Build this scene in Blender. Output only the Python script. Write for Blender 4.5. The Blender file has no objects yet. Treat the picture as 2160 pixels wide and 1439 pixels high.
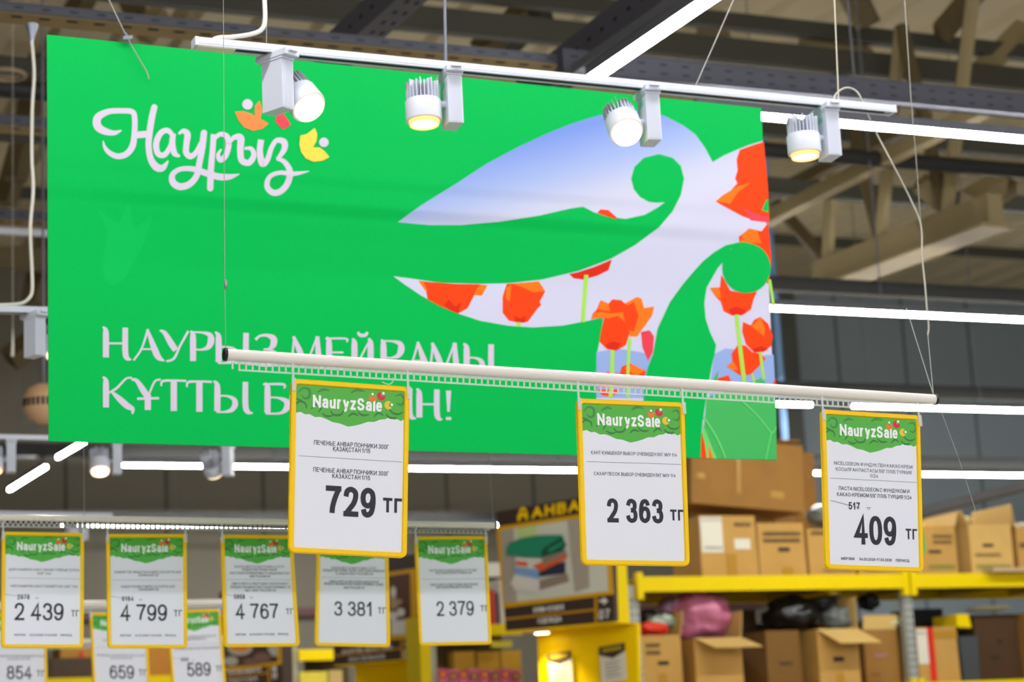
import bpy, math, random
from mathutils import Vector, Matrix, noise
random.seed(7)
SC = bpy.context.scene
COL = SC.collection
PI = math.pi

# ------------------------------------------------------------------ camera, world, exposure
W_PX, H_PX, F_PX = 2160.0, 1439.0, 4400.0
PITCH, ROLL, YAW = math.radians(11.475), math.radians(-2.794), math.radians(23.53)
CAM = Vector((0, 0, 1.6))
FWD = Vector((math.sin(YAW)*math.cos(PITCH), math.cos(YAW)*math.cos(PITCH), math.sin(PITCH)))
_r0 = Vector((math.cos(YAW), -math.sin(YAW), 0)); _u0 = _r0.cross(FWD)
RT = math.cos(ROLL)*_r0 + math.sin(ROLL)*_u0
UP = -math.sin(ROLL)*_r0 + math.cos(ROLL)*_u0
cd = bpy.data.cameras.new('camera'); cam = bpy.data.objects.new('camera', cd); COL.objects.link(cam)
cd.sensor_width = 36; cd.lens = F_PX/W_PX*36; cd.clip_start = .05; cd.clip_end = 200
m3 = Matrix((RT, UP, -FWD)).transposed()
cam.matrix_world = Matrix.Translation(CAM) @ m3.to_4x4()
cd.dof.use_dof = True; cd.dof.focus_distance = 4.15; cd.dof.aperture_fstop = 5.0
SC.camera = cam
SC.view_settings.view_transform = 'Standard'; SC.view_settings.look = 'None'
SC.view_settings.gamma = 1; SC.view_settings.use_curve_mapping = False
SC.view_settings.exposure = 0.22
wd = bpy.data.worlds.new('world'); SC.world = wd; wd.use_nodes = True
wd.node_tree.nodes['Background'].inputs[0].default_value = (.93, .96, 1, 1)
wd.node_tree.nodes['Background'].inputs[1].default_value = .5
STRIP_POWER = 46.0

def ray(px, py): return RT*((px-W_PX/2)/F_PX) - UP*((py-H_PX/2)/F_PX) + FWD
def at_y(px, py, Y):
    r = ray(px, py); return CAM + r*((Y-CAM.y)/r.y)
def at_z(px, py, Z):
    r = ray(px, py); return CAM + r*((Z-CAM.z)/r.z)
def at_d(px, py, d): return CAM + ray(px, py)*d
def at_pl(px, py, p0, n):
    r = ray(px, py); return CAM + r*((p0-CAM).dot(n)/r.dot(n))

# ------------------------------------------------------------------ materials
def lin(c):
    c /= 255.0
    return c/12.92 if c <= .04045 else ((c+.055)/1.055)**2.4
MATS = {}
def mat(name, rgb, rough=.6, metal=0.0, var=0.0, scale=8.0, bump=0.0, emit=0.0, trans=0.0, alpha=1.0, spec=None):
    if name in MATS: return MATS[name]
    m = bpy.data.materials.new(name); m.use_nodes = True; nt = m.node_tree
    b = nt.nodes['Principled BSDF']; c = tuple(lin(v) for v in rgb) + (1,)
    b.inputs['Base Color'].default_value = c
    b.inputs['Roughness'].default_value = rough; b.inputs['Metallic'].default_value = metal
    if spec is not None: b.inputs['Specular IOR Level'].default_value = spec
    if trans: b.inputs['Transmission Weight'].default_value = trans
    if alpha < 1: b.inputs['Alpha'].default_value = alpha
    if emit:
        b.inputs['Emission Color'].default_value = c; b.inputs['Emission Strength'].default_value = emit
    if var or bump:
        tc = nt.nodes.new('ShaderNodeTexCoord'); n = nt.nodes.new('ShaderNodeTexNoise')
        n.inputs['Scale'].default_value = scale; n.inputs['Detail'].default_value = 4
        nt.links.new(tc.outputs['Object'], n.inputs['Vector'])
        if var:
            mx = nt.nodes.new('ShaderNodeMix'); mx.data_type = 'RGBA'
            mx.inputs[6].default_value = tuple(v*(1-var) for v in c[:3]) + (1,)
            mx.inputs[7].default_value = tuple(min(1, v*(1+var)) for v in c[:3]) + (1,)
            nt.links.new(n.outputs['Fac'], mx.inputs[0]); nt.links.new(mx.outputs[2], b.inputs['Base Color'])
        if bump:
            bp = nt.nodes.new('ShaderNodeBump'); bp.inputs['Strength'].default_value = bump; bp.inputs['Distance'].default_value = .01
            nt.links.new(n.outputs['Fac'], bp.inputs['Height']); nt.links.new(bp.outputs['Normal'], b.inputs['Normal'])
    MATS[name] = m; return m

def grad_mat(name, stops, p0, p1, rough=.45):
    """a printed colour blend running from p0 to p1 (object coordinates)"""
    m = bpy.data.materials.new(name); m.use_nodes = True; nt = m.node_tree; b = nt.nodes['Principled BSDF']
    b.inputs['Roughness'].default_value = rough
    tc = nt.nodes.new('ShaderNodeTexCoord'); d = nt.nodes.new('ShaderNodeVectorMath'); d.operation = 'DOT_PRODUCT'
    ax = (p1-p0); L2 = ax.length_squared
    d.inputs[1].default_value = ax/L2
    ad = nt.nodes.new('ShaderNodeMath'); ad.operation = 'SUBTRACT'; ad.inputs[1].default_value = p0.dot(ax)/L2
    cr = nt.nodes.new('ShaderNodeValToRGB'); e = cr.color_ramp.elements
    while len(e) < len(stops): e.new(.5)
    for k, (pos, rgb) in enumerate(stops):
        e[k].position = pos; e[k].color = tuple(lin(v) for v in rgb) + (1,)
    nt.links.new(tc.outputs['Object'], d.inputs[0]); nt.links.new(d.outputs['Value'], ad.inputs[0])
    nt.links.new(ad.outputs[0], cr.inputs[0]); nt.links.new(cr.outputs[0], b.inputs['Base Color'])
    MATS[name] = m; return m

WHITE = mat('white_powder_coat', (208, 212, 224), .4)
WHITEW = mat('white_cable_sleeve', (225, 222, 210), .5)
GREYM = mat('galvanised_grey', (112, 114, 124), .5, .3, .12, 30)
TRAYF = mat('tray_grey_paint', (74, 75, 86), .55, 0, .1, 20); TRAYD = mat('tray_dark_paint', (26, 26, 23), .6, 0, .1, 20)
SLOT = mat('slot_dark', (26, 26, 30), .8); SLOTM = mat('slot_shade', (44, 44, 52), .8); FLANGE = mat('flange_lit_tan', (150, 128, 86), .6, 0, .15, 12)
PURL = mat('purlin_grey_green', (64, 63, 52), .7, 0, .15, 3)
DARKP = mat('black_pipe_paint', (28, 27, 26), .6)
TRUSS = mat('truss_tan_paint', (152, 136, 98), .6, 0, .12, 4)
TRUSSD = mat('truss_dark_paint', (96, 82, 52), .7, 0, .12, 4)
BLACKP = mat('black_plastic', (18, 18, 20), .4)
ALU = mat('rail_white_lacquer', (232, 226, 218), .3)
CLEAR = mat('clear_plastic', (235, 240, 235), .15, 0, trans=.0, alpha=.45)
STEELW = mat('steel_wire', (150, 148, 140), .4, .6)
YEL = mat('rack_yellow', (236, 206, 0), .5, 0, .04, 6, spec=.15)
YELP = mat('panel_yellow', (250, 208, 0), .5, 0, .03, 5, spec=.15)
FRAMEY = mat('sign_frame_yellow', (255, 206, 0), .4, spec=.3)
PAPER = mat('paper_white', (232, 234, 244), .6)
INK = mat('ink_black', (34, 34, 44), .6)
INKG = mat('ink_grey', (70, 70, 78), .6)
BROWN = mat('header_brown', (64, 46, 36), .6)
CARD = mat('cardboard', (190, 146, 72), .8, 0, .13, 7)
CARDD = mat('cardboard_dark', (150, 106, 44), .85, 0, .15, 6)
CARDL = mat('cardboard_light', (206, 166, 92), .8, 0, .1, 7)
CARDX = mat('cardboard_inside', (214, 178, 104), .8, 0, .06, 9)
UPR = mat('upright_galvanised', (165, 168, 160), .5, .2, .1, 15)
LAMPB = mat('lamp_diffuser_bright', (252, 252, 250), .5, emit=STRIP_POWER*2.7)
LAMPW = mat('lamp_diffuser', (252, 252, 255), .5, emit=STRIP_POWER)
SPOTW = mat('spot_lens_lit', (255, 240, 214), .5, emit=14.0)
SPOTR = mat('spot_lens_ring', (255, 196, 116), .5, emit=1.0)
SPOTM = mat('spot_lens_rim', (255, 226, 184), .5, emit=2.2)
DOWNW = mat('downlight_lens', (255, 238, 190), .5, emit=12.0)

# ------------------------------------------------------------------ mesh builder
class MB:
    def __init__(s): s.v = []; s.f = []; s.m = []; s.sm = []
    def add(s, vs, fs, mi=0, smooth=False):
        o = len(s.v); s.v += [Vector(p) for p in vs]
        for f in fs: s.f.append([o+i for i in f]); s.m.append(mi); s.sm.append(smooth)
        return s
    def box(s, a, b, mi=0):
        x0, y0, z0 = a; x1, y1, z1 = b
        return s.hexa([(x0,y0,z0),(x1,y0,z0),(x1,y1,z0),(x0,y1,z0),(x0,y0,z1),(x1,y0,z1),(x1,y1,z1),(x0,y1,z1)], mi)
    def hexa(s, p, mi=0):
        return s.add(p, [(0,3,2,1),(4,5,6,7),(0,1,5,4),(1,2,6,5),(2,3,7,6),(3,0,4,7)], mi)
    def obox(s, c, ax, ay, az, mi=0):
        """box around centre c with half-axis vectors"""
        c = Vector(c)
        return s.hexa([c-ax-ay-az, c+ax-ay-az, c+ax+ay-az, c-ax+ay-az, c-ax-ay+az, c+ax-ay+az, c+ax+ay+az, c-ax+ay+az], mi)
    def poly(s, pts, mi=0): return s.add(pts, [list(range(len(pts)))], mi)
    def tube(s, path, r, n=10, mi=0, caps=True, smooth=True):
        path = [Vector(p) for p in path]; rs = r if isinstance(r, (list, tuple)) else [r]*len(path)
        rings = []; prev = None
        for i, p in enumerate(path):
            t = (path[min(i+1, len(path)-1)] - path[max(i-1, 0)])
            t = t.normalized() if t.length > 1e-9 else Vector((0,0,1))
            if prev is None:
                a = t.cross(Vector((0,0,1)))
                if a.length < 1e-3: a = t.cross(Vector((1,0,0)))
            else: a = prev - t*prev.dot(t)
            a.normalize(); prev = a; b = t.cross(a)
            rings.append([p + (a*math.cos(2*PI*k/n) + b*math.sin(2*PI*k/n))*rs[i] for k in range(n)])
        vs = [q for R in rings for q in R]; fs = []
        for i in range(len(path)-1):
            for k in range(n): fs.append((i*n+k, i*n+(k+1)%n, (i+1)*n+(k+1)%n, (i+1)*n+k))
        s.add(vs, fs, mi, smooth)
        if caps:
            s.add(rings[0], [list(range(n))[::-1]], mi); s.add(rings[-1], [list(range(n))], mi)
        return s
    def lathe(s, c, axis, prof, n=24, mi=0, smooth=True, caps=True):
        """prof = list of (height along axis, radius)"""
        c = Vector(c); ax = Vector(axis).normalized()
        a = ax.cross(Vector((0,0,1)))
        if a.length < 1e-3: a = Vector((1,0,0))
        a.normalize(); b = ax.cross(a); rings = []
        for h, r in prof: rings.append([c + ax*h + (a*math.cos(2*PI*k/n)+b*math.sin(2*PI*k/n))*r for k in range(n)])
        vs = [q for R in rings for q in R]; fs = []
        for i in range(len(prof)-1):
            for k in range(n): fs.append((i*n+k, i*n+(k+1)%n, (i+1)*n+(k+1)%n, (i+1)*n+k))
        s.add(vs, fs, mi, smooth)
        if caps:
            s.add(rings[0], [list(range(n))[::-1]], mi); s.add(rings[-1], [list(range(n))], mi)
        return s
    def prism(s, pts, off, mi=0):
        """outline extruded by a vector, front and back faces closed"""
        n = len(pts); pts = [Vector(p) for p in pts]
        s.add(pts, [list(range(n))], mi); q = [p+off for p in pts]; s.add(q, [list(range(n))[::-1]], mi)
        s.add(pts+q, [(i, (i+1)%n, n+(i+1)%n, n+i) for i in range(n)], mi); return s
    def build(s, name, mats, parent=None, org=None):
        org = Vector(org) if org is not None else Vector((0,0,0))
        me = bpy.data.meshes.new(name); me.from_pydata([p-org for p in s.v], [], s.f)
        if not isinstance(mats, (list, tuple)): mats = [mats]
        for m in mats: me.materials.append(m)
        me.polygons.foreach_set('material_index', s.m); me.polygons.foreach_set('use_smooth', s.sm)
        me.update()
        o = bpy.data.objects.new(name, me); COL.objects.link(o)
        if parent is not None: o.parent = parent
        return o

def tag(o, label, cat, group=None, kind=None):
    o['label'] = label
    if cat: o['category'] = cat
    if group: o['group'] = group
    if kind: o['kind'] = kind
    return o
def thing(name, label, cat, loc, group=None):
    o = bpy.data.objects.new(name, None); COL.objects.link(o); o.location = loc; o.empty_display_size = .1
    return tag(o, label, cat, group)
def single(name, mb, mats, label, cat, loc, group=None):
    """a thing that is one mesh, its origin at loc"""
    o = mb.build(name, mats, None, loc); o.location = loc; return tag(o, label, cat, group)
def struct(name, mb, mats, label=None):
    o = mb.build(name, mats); o['kind'] = 'structure'
    if label: o['label'] = label
    return o

# ------------------------------------------------------------------ 2-D brushes and stroke lettering
def crom(pts, k=8, closed=False):
    n = len(pts); out = []
    if n < 3: return list(pts)
    rng = n if closed else n-1
    for i in range(rng):
        g = (lambda j: pts[j % n]) if closed else (lambda j: pts[max(0, min(n-1, j))])
        p0, p1, p2, p3 = g(i-1), g(i), g(i+1), g(i+2)
        for q in range(k):
            t = q/k
            out.append(tuple(.5*((2*b)+(-a+c)*t+(2*a-5*b+4*c-d)*t*t+(-a+3*b-3*c+d)*t**3) for a, b, c, d in zip(p0, p1, p2, p3)))
    if not closed: out.append(tuple(pts[-1]))
    return out
def band(pts, ws, closed=False):
    """quads of a stroke: pts 2-D, ws full widths -> list of 4-point polygons (mitred)"""
    n = len(pts); L = []; R = []
    for i in range(n):
        if closed: a, b = pts[i-1], pts[(i+1) % n]
        else: a, b = pts[max(i-1, 0)], pts[min(i+1, n-1)]
        p = pts[i]
        d1 = (p[0]-a[0], p[1]-a[1]); d2 = (b[0]-p[0], b[1]-p[1])
        l1 = math.hypot(*d1); l2 = math.hypot(*d2)
        if l1 < 1e-9: d1, l1 = d2, l2
        if l2 < 1e-9: d2, l2 = d1, l1
        if l1 < 1e-9: l1 = l2 = 1; d1 = d2 = (1, 0)
        u1 = (d1[0]/l1, d1[1]/l1); u2 = (d2[0]/l2, d2[1]/l2)
        n1 = (-u1[1]-u2[1], u1[0]+u2[0]); l = math.hypot(*n1)
        if l < .25: n1 = (-u2[1], u2[0]); l = 1
        n1 = (n1[0]/l, n1[1]/l)
        c = max(.5, n1[0]*-u2[1]+n1[1]*u2[0]); h = ws[i]/2/c
        L.append((p[0]+n1[0]*h, p[1]+n1[1]*h)); R.append((p[0]-n1[0]*h, p[1]-n1[1]*h))
    return [(L[i], R[i], R[(i+1) % n], L[(i+1) % n]) for i in range(n if closed else n-1)]
def disc(c, r, n=20, ry=None):
    return [(c[0]+r*math.cos(2*PI*k/n), c[1]+(ry or r)*math.sin(2*PI*k/n)) for k in range(n)]

def _el(cx, cy, rx, ry, n=28, p=2.4):
    o = []
    for k in range(n):
        a = 2*PI*k/n; c, s_ = math.cos(a), math.sin(a)
        o.append((cx+rx*math.copysign(abs(c)**(2/p), c), cy+ry*math.copysign(abs(s_)**(2/p), s_)))
    return ('C', o)
L_ = lambda *p: ('L', list(p))
S_ = lambda *p: ('S', list(p))
_six = [(.95,.78),(.82,.95),(.52,1),(.18,.88),(.02,.5),(.1,.13),(.5,0),(.88,.1),(1,.32),(.88,.55),(.52,.63),(.18,.54),(.05,.36)]
_three = [S_((.04,.76),(.2,.95),(.5,1),(.84,.92),(.92,.76),(.8,.58),(.42,.53)), S_((.42,.53),(.85,.48),(1,.27),(.86,.06),(.48,0),(.15,.07),(0,.26))]
_P = [L_((0,0),(0,1)), S_((0,1),(.55,1),(.85,.97),(1,.74),(.85,.49),(.55,.45),(0,.45))]
_C = [S_((1,.72),(.85,.94),(.52,1),(.15,.87),(0,.5),(.15,.13),(.52,0),(.85,.06),(1,.28))]
_soft = lambda x1: S_((0,.57),(.5*x1,.57),(.88*x1,.52),(x1,.28),(.88*x1,.04),(.5*x1,0),(0,0))
G = {
 '0': (.6, [_el(.5,.5,.5,.5)]), '1': (.45, [L_((.1,.74),(.75,1)), L_((.75,1),(.75,0))]),
 '2': (.6, [S_((.03,.7),(.14,.92),(.5,1),(.88,.91),(.96,.72),(.8,.46),(.42,.22),(.04,0)), L_((.04,0),(1,0))]),
 '3': (.6, _three), '4': (.62, [L_((.72,0),(.72,1),(0,.27),(1,.27))]),
 '5': (.6, [L_((.92,1),(.2,1)), L_((.2,1),(.08,.48)), S_((.08,.48),(.3,.62),(.6,.63),(.92,.5),(1,.31),(.87,.07),(.48,0),(.13,.08),(0,.25))]),
 '6': (.6, [S_(*_six)]), '7': (.6, [L_((0,1),(1,1)), S_((1,1),(.64,.6),(.44,.27),(.38,0))]),
 '8': (.6, [_el(.5,.765,.43,.235), _el(.5,.265,.5,.265)]), '9': (.6, [S_(*[(1-x, 1-y) for x, y in _six])]),
 'А': (.8, [L_((0,0),(.5,1)), L_((.5,1),(1,0)), L_((.2,.34),(.8,.34))]),
 'Б': (.68, [L_((.92,1),(0,1)), L_((0,1),(0,0)), _soft(1)]),
 'В': (.68, [L_((0,0),(0,1)), S_((0,1),(.5,1),(.86,.95),(.92,.77),(.8,.58),(.5,.54),(0,.54)), _soft(1)]),
 'Г': (.58, [L_((.95,1),(0,1)), L_((0,1),(0,0))]),
 'Д': (.85, [L_((.12,0),(.3,1)), L_((.3,1),(.85,1)), L_((.85,1),(.85,0)), L_((0,0),(1,0)), L_((0,0),(0,-.2)), L_((1,0),(1,-.2))]),
 'Е': (.66, [L_((0,0),(0,1)), L_((0,1),(.95,1)), L_((0,.52),(.88,.52)), L_((0,0),(1,0))]),
 'Ж': (1.0, [L_((.5,0),(.5,1)), L_((0,0),(.45,.55)), L_((0,1),(.45,.5)), L_((1,0),(.55,.55)), L_((1,1),(.55,.5))]),
 'З': (.62, _three), 'И': (.76, [L_((0,1),(0,0)), L_((0,0),(1,1)), L_((1,1),(1,0))]),
 'Й': (.76, [L_((0,1),(0,0)), L_((0,0),(1,1)), L_((1,1),(1,0)), S_((.25,1.28),(.5,1.17),(.75,1.28))]),
 'К': (.7, [L_((0,0),(0,1)), L_((.95,1),(.05,.48)), L_((.3,.6),(1,0))]),
 'Л': (.76, [S_((0,0),(.18,.06),(.25,.35),(.28,1)), L_((.28,1),(1,1)), L_((1,1),(1,0))]),
 'М': (.88, [L_((0,0),(0,1)), L_((0,1),(.5,.05)), L_((.5,.05),(1,1)), L_((1,1),(1,0))]),
 'Н': (.72, [L_((0,0),(0,1)), L_((1,0),(1,1)), L_((0,.52),(1,.52))]),
 'О': (.84, [_el(.5,.5,.5,.5,28,2.1)]), 'П': (.72, [L_((0,0),(0,1)), L_((0,1),(1,1)), L_((1,1),(1,0))]),
 'Р': (.66, _P), 'С': (.76, _C), 'Т': (.68, [L_((0,1),(1,1)), L_((.5,1),(.5,0))]),
 'У': (.72, [L_((0,1),(.5,.34)), S_((1,1),(.52,.26),(.36,.04),(.1,.02))]),
 'Ф': (.9, [L_((.5,0),(.5,1)), _el(.5,.53,.5,.3)]), 'Х': (.72, [L_((0,0),(1,1)), L_((0,1),(1,0))]),
 'Ц': (.78, [L_((0,1),(0,0)), L_((0,0),(1,0)), L_((.85,1),(.85,0)), L_((1,0),(1,-.2))]),
 'Ч': (.68, [S_((0,1),(0,.65),(.2,.48),(.55,.46),(1,.52)), L_((1,1),(1,0))]),
 'Ш': (.98, [L_((0,1),(0,0)), L_((0,0),(1,0)), L_((.5,1),(.5,0)), L_((1,1),(1,0))]),
 'Ы': (.9, [L_((0,0),(0,1)), _soft(.66), L_((1,0),(1,1))]), 'Ь': (.66, [L_((0,0),(0,1)), _soft(1)]),
 'Ю': (1.0, [L_((0,0),(0,1)), L_((0,.5),(.3,.5)), _el(.66,.5,.34,.5)]),
 'Я': (.7, [L_((1,0),(1,1)), S_((1,1),(.45,1),(.12,.95),(.02,.75),(.15,.52),(.45,.47),(1,.47)), L_((.5,.47),(0,0))]),
 'Ұ': (.72, [L_((0,1),(.5,.45)), L_((1,1),(.5,.45)), L_((.5,.45),(.5,0)), L_((.18,.3),(.82,.3))]),
 'Ү': (.72, [L_((0,1),(.5,.45)), L_((1,1),(.5,.45)), L_((.5,.45),(.5,0))]),
 'Қ': (.72, [L_((0,0),(0,1)), L_((.95,1),(.05,.48)), L_((.3,.6),(.95,0)), L_((1,0),(1,-.2))]),
 'Ң': (.74, [L_((0,0),(0,1)), L_((.95,0),(.95,1)), L_((0,.52),(.95,.52)), L_((1.02,0),(1.02,-.2))]),
 'Ғ': (.6, [L_((.95,1),(.12,1)), L_((.12,1),(.12,0)), L_((-.1,.5),(.7,.5))]),
 'Ә': (.78, [S_((.04,.82),(.3,1),(.75,.95),(1,.5),(.8,.1),(.5,0),(.2,.1),(0,.48)), L_((0,.5),(1,.5))]),
 'І': (.16, [L_((.5,0),(.5,1))]), 'N': (.74, [L_((0,0),(0,1)), L_((0,1),(1,0)), L_((1,0),(1,1))]),
 'S': (.68, [S_((.95,.74),(.8,.94),(.5,1),(.15,.92),(.04,.73),(.2,.56),(.55,.49),(.9,.38),(.98,.24),(.85,.06),(.5,0),(.15,.06),(0,.27))]),
 'D': (.74, [L_((0,0),(0,1)), S_((0,1),(.5,1),(.85,.88),(1,.5),(.85,.12),(.5,0),(0,0))]),
 'G': (.8, [S_((.98,.74),(.82,.94),(.5,1),(.14,.87),(0,.5),(.14,.13),(.5,0),(.85,.07),(1,.2)), L_((1,.1),(1,.46)), L_((1,.46),(.55,.46))]),
 'L': (.58, [L_((0,1),(0,0)), L_((0,0),(1,0))]), 'R': (.7, _P + [L_((.5,.45),(1,0))]),
 'a': (.56, [S_((.05,.52),(.2,.7),(.55,.73),(.9,.66),(1,.46)), L_((1,.46),(1,0)), S_((1,.42),(.5,.4),(.05,.3),(.05,.1),(.35,0),(.75,.05),(1,.24))]),
 'u': (.56, [S_((0,.73),(0,.3),(.08,.06),(.4,0),(.8,.06),(1,.3)), L_((1,.73),(1,0))]),
 'r': (.44, [L_((0,0),(0,.73)), S_((0,.42),(.28,.66),(.62,.74),(1,.72))]),
 'y': (.56, [L_((0,.73),(.5,.02)), S_((1,.73),(.55,.02),(.35,-.22),(.02,-.25))]),
 'z': (.5, [L_((0,.73),(1,.73)), L_((1,.73),(0,0)), L_((0,0),(1,0))]),
 'l': (.16, [L_((.5,0),(.5,1))]),
 'e': (.56, [S_((1,.16),(.8,.03),(.5,0),(.12,.1),(0,.37),(.12,.64),(.5,.73),(.88,.64),(1,.38)), L_((0,.38),(1,.38))]),
 '.': (.14, [L_((.5,0),(.5,.02))]), '-': (.36, [L_((0,.4),(1,.4))]), '/': (.36, [L_((0,0),(1,1))]), '!': (.16, [L_((.5,.35),(.5,1)), L_((.5,0),(.5,.03))]),
 '%': (.8, [L_((.1,0),(.9,1)), _el(.2,.78,.2,.2), _el(.8,.22,.2,.2)]),
}
for a_, b_ in zip('CHAMPIOETKXBJ', 'СНАМРІОЕТКХВГ'): G[a_] = G[b_]
def letter_strokes(s, gap=.17):
    x = 0; out = []
    for ch in s:
        if ch == ' ': x += .34-gap*.4; continue
        w, st = G[ch]
        out.append((x, w, st)); x += w+gap
    return out, x-gap
def write(s, w, h, t, gap=.15):
    """polygons of a string in a box w x h (cap height), stroke width t; origin lower left"""
    st, tot = letter_strokes(s, gap); sx = w/tot; out = []
    for x0, gw, strokes in st:
        for kind, pts in strokes:
            gwm = gw*sx
            P = [(x0*sx + t/2 + u*max(gwm-t, .001*h), t/2 + v*(h-t)) for u, v in pts]
            if kind == 'S': P = crom(P, 6)
            if kind == 'L':
                for e0, e1 in ((0, 1), (-1, -2)):          # square ends
                    (ax, ay), (bx, by) = P[e0], P[e1]; l = math.hypot(bx-ax, by-ay) or 1; ex = (bx-ax)/l*t/2; ey = (by-ay)/l*t/2
                    if l < t*.3: ex = 0; ey = t/2 if e0 == 0 else -t/2
                    P[e0] = (ax-ex, ay-ey)
            out += band(P, [t]*len(P), kind == 'C')
    return out

# ------------------------------------------------------------------ the hall
ZL = 4.2                                            # height of the ceiling lamps
ROW = [at_z(1880, y, ZL).y for y in (270, 662, 859, 1000)]
ROW.append(at_z(600, 1108, ZL).y)
YW = ROW[4] + 2.2                                   # back wall
def wall_mat(name, rgb, step, var=.06):
    """painted sandwich panels with a dark joint every step metres along X"""
    m = mat(name, rgb, .7, 0, var, .7); nt = m.node_tree; b = nt.nodes['Principled BSDF']
    src = b.inputs['Base Color'].links[0].from_socket
    tc = nt.nodes.new('ShaderNodeTexCoord'); sp = nt.nodes.new('ShaderNodeSeparateXYZ')
    nt.links.new(tc.outputs['Object'], sp.inputs[0])
    def mth(op, a, v):
        n = nt.nodes.new('ShaderNodeMath'); n.operation = op; nt.links.new(a, n.inputs[0]); n.inputs[1].default_value = v; return n.outputs[0]
    fr = mth('FRACT', mth('DIVIDE', sp.outputs[0], step), 0); lt = mth('LESS_THAN', fr, .035)
    mx = nt.nodes.new('ShaderNodeMix'); mx.data_type = 'RGBA'
    nt.links.new(lt, mx.inputs[0]); nt.links.new(src, mx.inputs[6]); mx.inputs[7].default_value = tuple(lin(v*.55) for v in rgb)+(1,)
    nt.links.new(mx.outputs[2], b.inputs['Base Color']); return m
XS = at_y(1646, 900, YW).x
struct('wall_back', MB().box((-16, YW, 0), (XS, YW+.2, 9)), wall_mat('wall_warm_grey', (102, 96, 82), 1.15))
struct('wall_side', MB().box((XS, YW-.3, 0), (30, YW-.1, 9)), wall_mat('wall_cool_grey', (148, 160, 168), 1.05))
struct('wall_left', MB().box((-16.2, -9, 0), (-16, YW+.2, 9)), wall_mat('wall_left_grey', (158, 148, 126), 1.15))
struct('wall_right', MB().box((30, -9, 0), (30.2, YW+.2, 9)), mat('wall_right_grey', (120, 124, 126), .7, 0, .06, .7))
struct('floor', MB().box((-16.2, -9, -.1), (30.2, YW+.2, 0)), mat('floor_tile', (190, 186, 178), .35, 0, .05, 2))
def deck():
    m = MB(); zc = 7.6; st = .5; x = -16.2
    while x < 30.2:                                  # trapezoidal roof sheet
        m.add([(x,-9,zc),(x+.28,-9,zc),(x+.33,-9,zc-.06),(x+.45,-9,zc-.06),(x+.5,-9,zc)] +
              [(x,YW+.2,zc),(x+.28,YW+.2,zc),(x+.33,YW+.2,zc-.06),(x+.45,YW+.2,zc-.06),(x+.5,YW+.2,zc)],
              [(i, i+5, i+6, i+1) for i in range(4)]); x += st
    m.box((-16.2,-9,zc+.02), (30.2,YW+.2,zc+.1)); return m
struct('ceiling', deck(), mat('roof_sheet_tan', (184, 170, 138), .6, 0, .2, .6))

def x_span(px0, px1, py, Y): return at_y(px0, py, Y).x, at_y(px1, py, Y).x
def roof_beam(px, py, z, h, dy, m, px0=-900, px1=3300):
    p = at_z(px, py, z); a, b = x_span(px0, px1, py, p.y)
    o = MB().box((a, p.y-dy/2, z-h/2), (b, p.y+dy/2, z+h/2)); struct('roof_beam', o, m); return p.y
# purlins running along X under the roof sheet
for px, py, z, h, dy in ((1880, 82, 6.6, .11, .08), (1880, 141, 6.3, .16, .08), 
                         (1880, 412, 5.52, .12, .08), (1880, 296, 6.1, .10, .08), (1880, 520, 6.7, .10, .06)):
    roof_beam(px, py, z, h, dy, PURL)
roof_beam(50, 547, 5.0, .14, .1, TRUSSD, -900, 1300)

def y_bar(name, pa, pb, z, w, h, m, extend=0.0):
    """bar along Y whose near/far ends lie at pixels pa/pb on height z"""
    a = at_z(*pa, z); b = at_z(*pb, z); d = (b-a).normalized(); a = a-d*extend; b = b+d*extend; s = Vector((d.y, -d.x, 0))
    mb = MB(); c = (a+b)/2; mb.obox(c, d*((b-a).length/2), s*(w/2), Vector((0,0,h/2)))
    return mb, a, b, s
# roof truss beside the right edge of the banner: chord, flange, webs in one welded frame
def truss():
    z = 4.95; mb, a, b, s = y_bar('', (2100, 440), (1727, 583), z, .12, .20, 0); root = thing('roof_truss', '', '', (0,0,0))
    root['kind'] = 'structure'; root['label'] = 'tan lattice roof truss crossing above the grey wall'
    mb.build('bottom_chord', TRUSS, root)
    d = (b-a).normalized(); f = MB(); f.obox((a+b)/2-Vector((0,0,.11)), d*((b-a).length/2), s*.13, Vector((0,0,.012))); f.build('chord_flange', TRUSS, root)
    L = (b-a).length
    for k, (t0, t1) in enumerate(((.06, .0), (.06, .22), (.38, .22), (.38, .6), (.75, .6), (.75, 1.0))):
        p = b+(a-b)*t0; q = b+(a-b)*t1 + Vector((0,0,1.5)) ; 
        if k == 0: q = b - (a-b).normalized()*1.0 + Vector((0,0,1.2))
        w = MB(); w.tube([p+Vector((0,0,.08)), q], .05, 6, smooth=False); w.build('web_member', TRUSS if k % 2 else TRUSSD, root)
truss()
def tan_brace(pa, pb, z, w, h, m, far=0):
    mb, a, b, s = y_bar('', pa, pb, z, w, h, m, far); struct('roof_beam', mb, m)
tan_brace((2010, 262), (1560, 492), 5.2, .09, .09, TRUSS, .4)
tan_brace((1900, 275), (1660, 395), 5.6, .08, .08, TRUSSD, .3)
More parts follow.
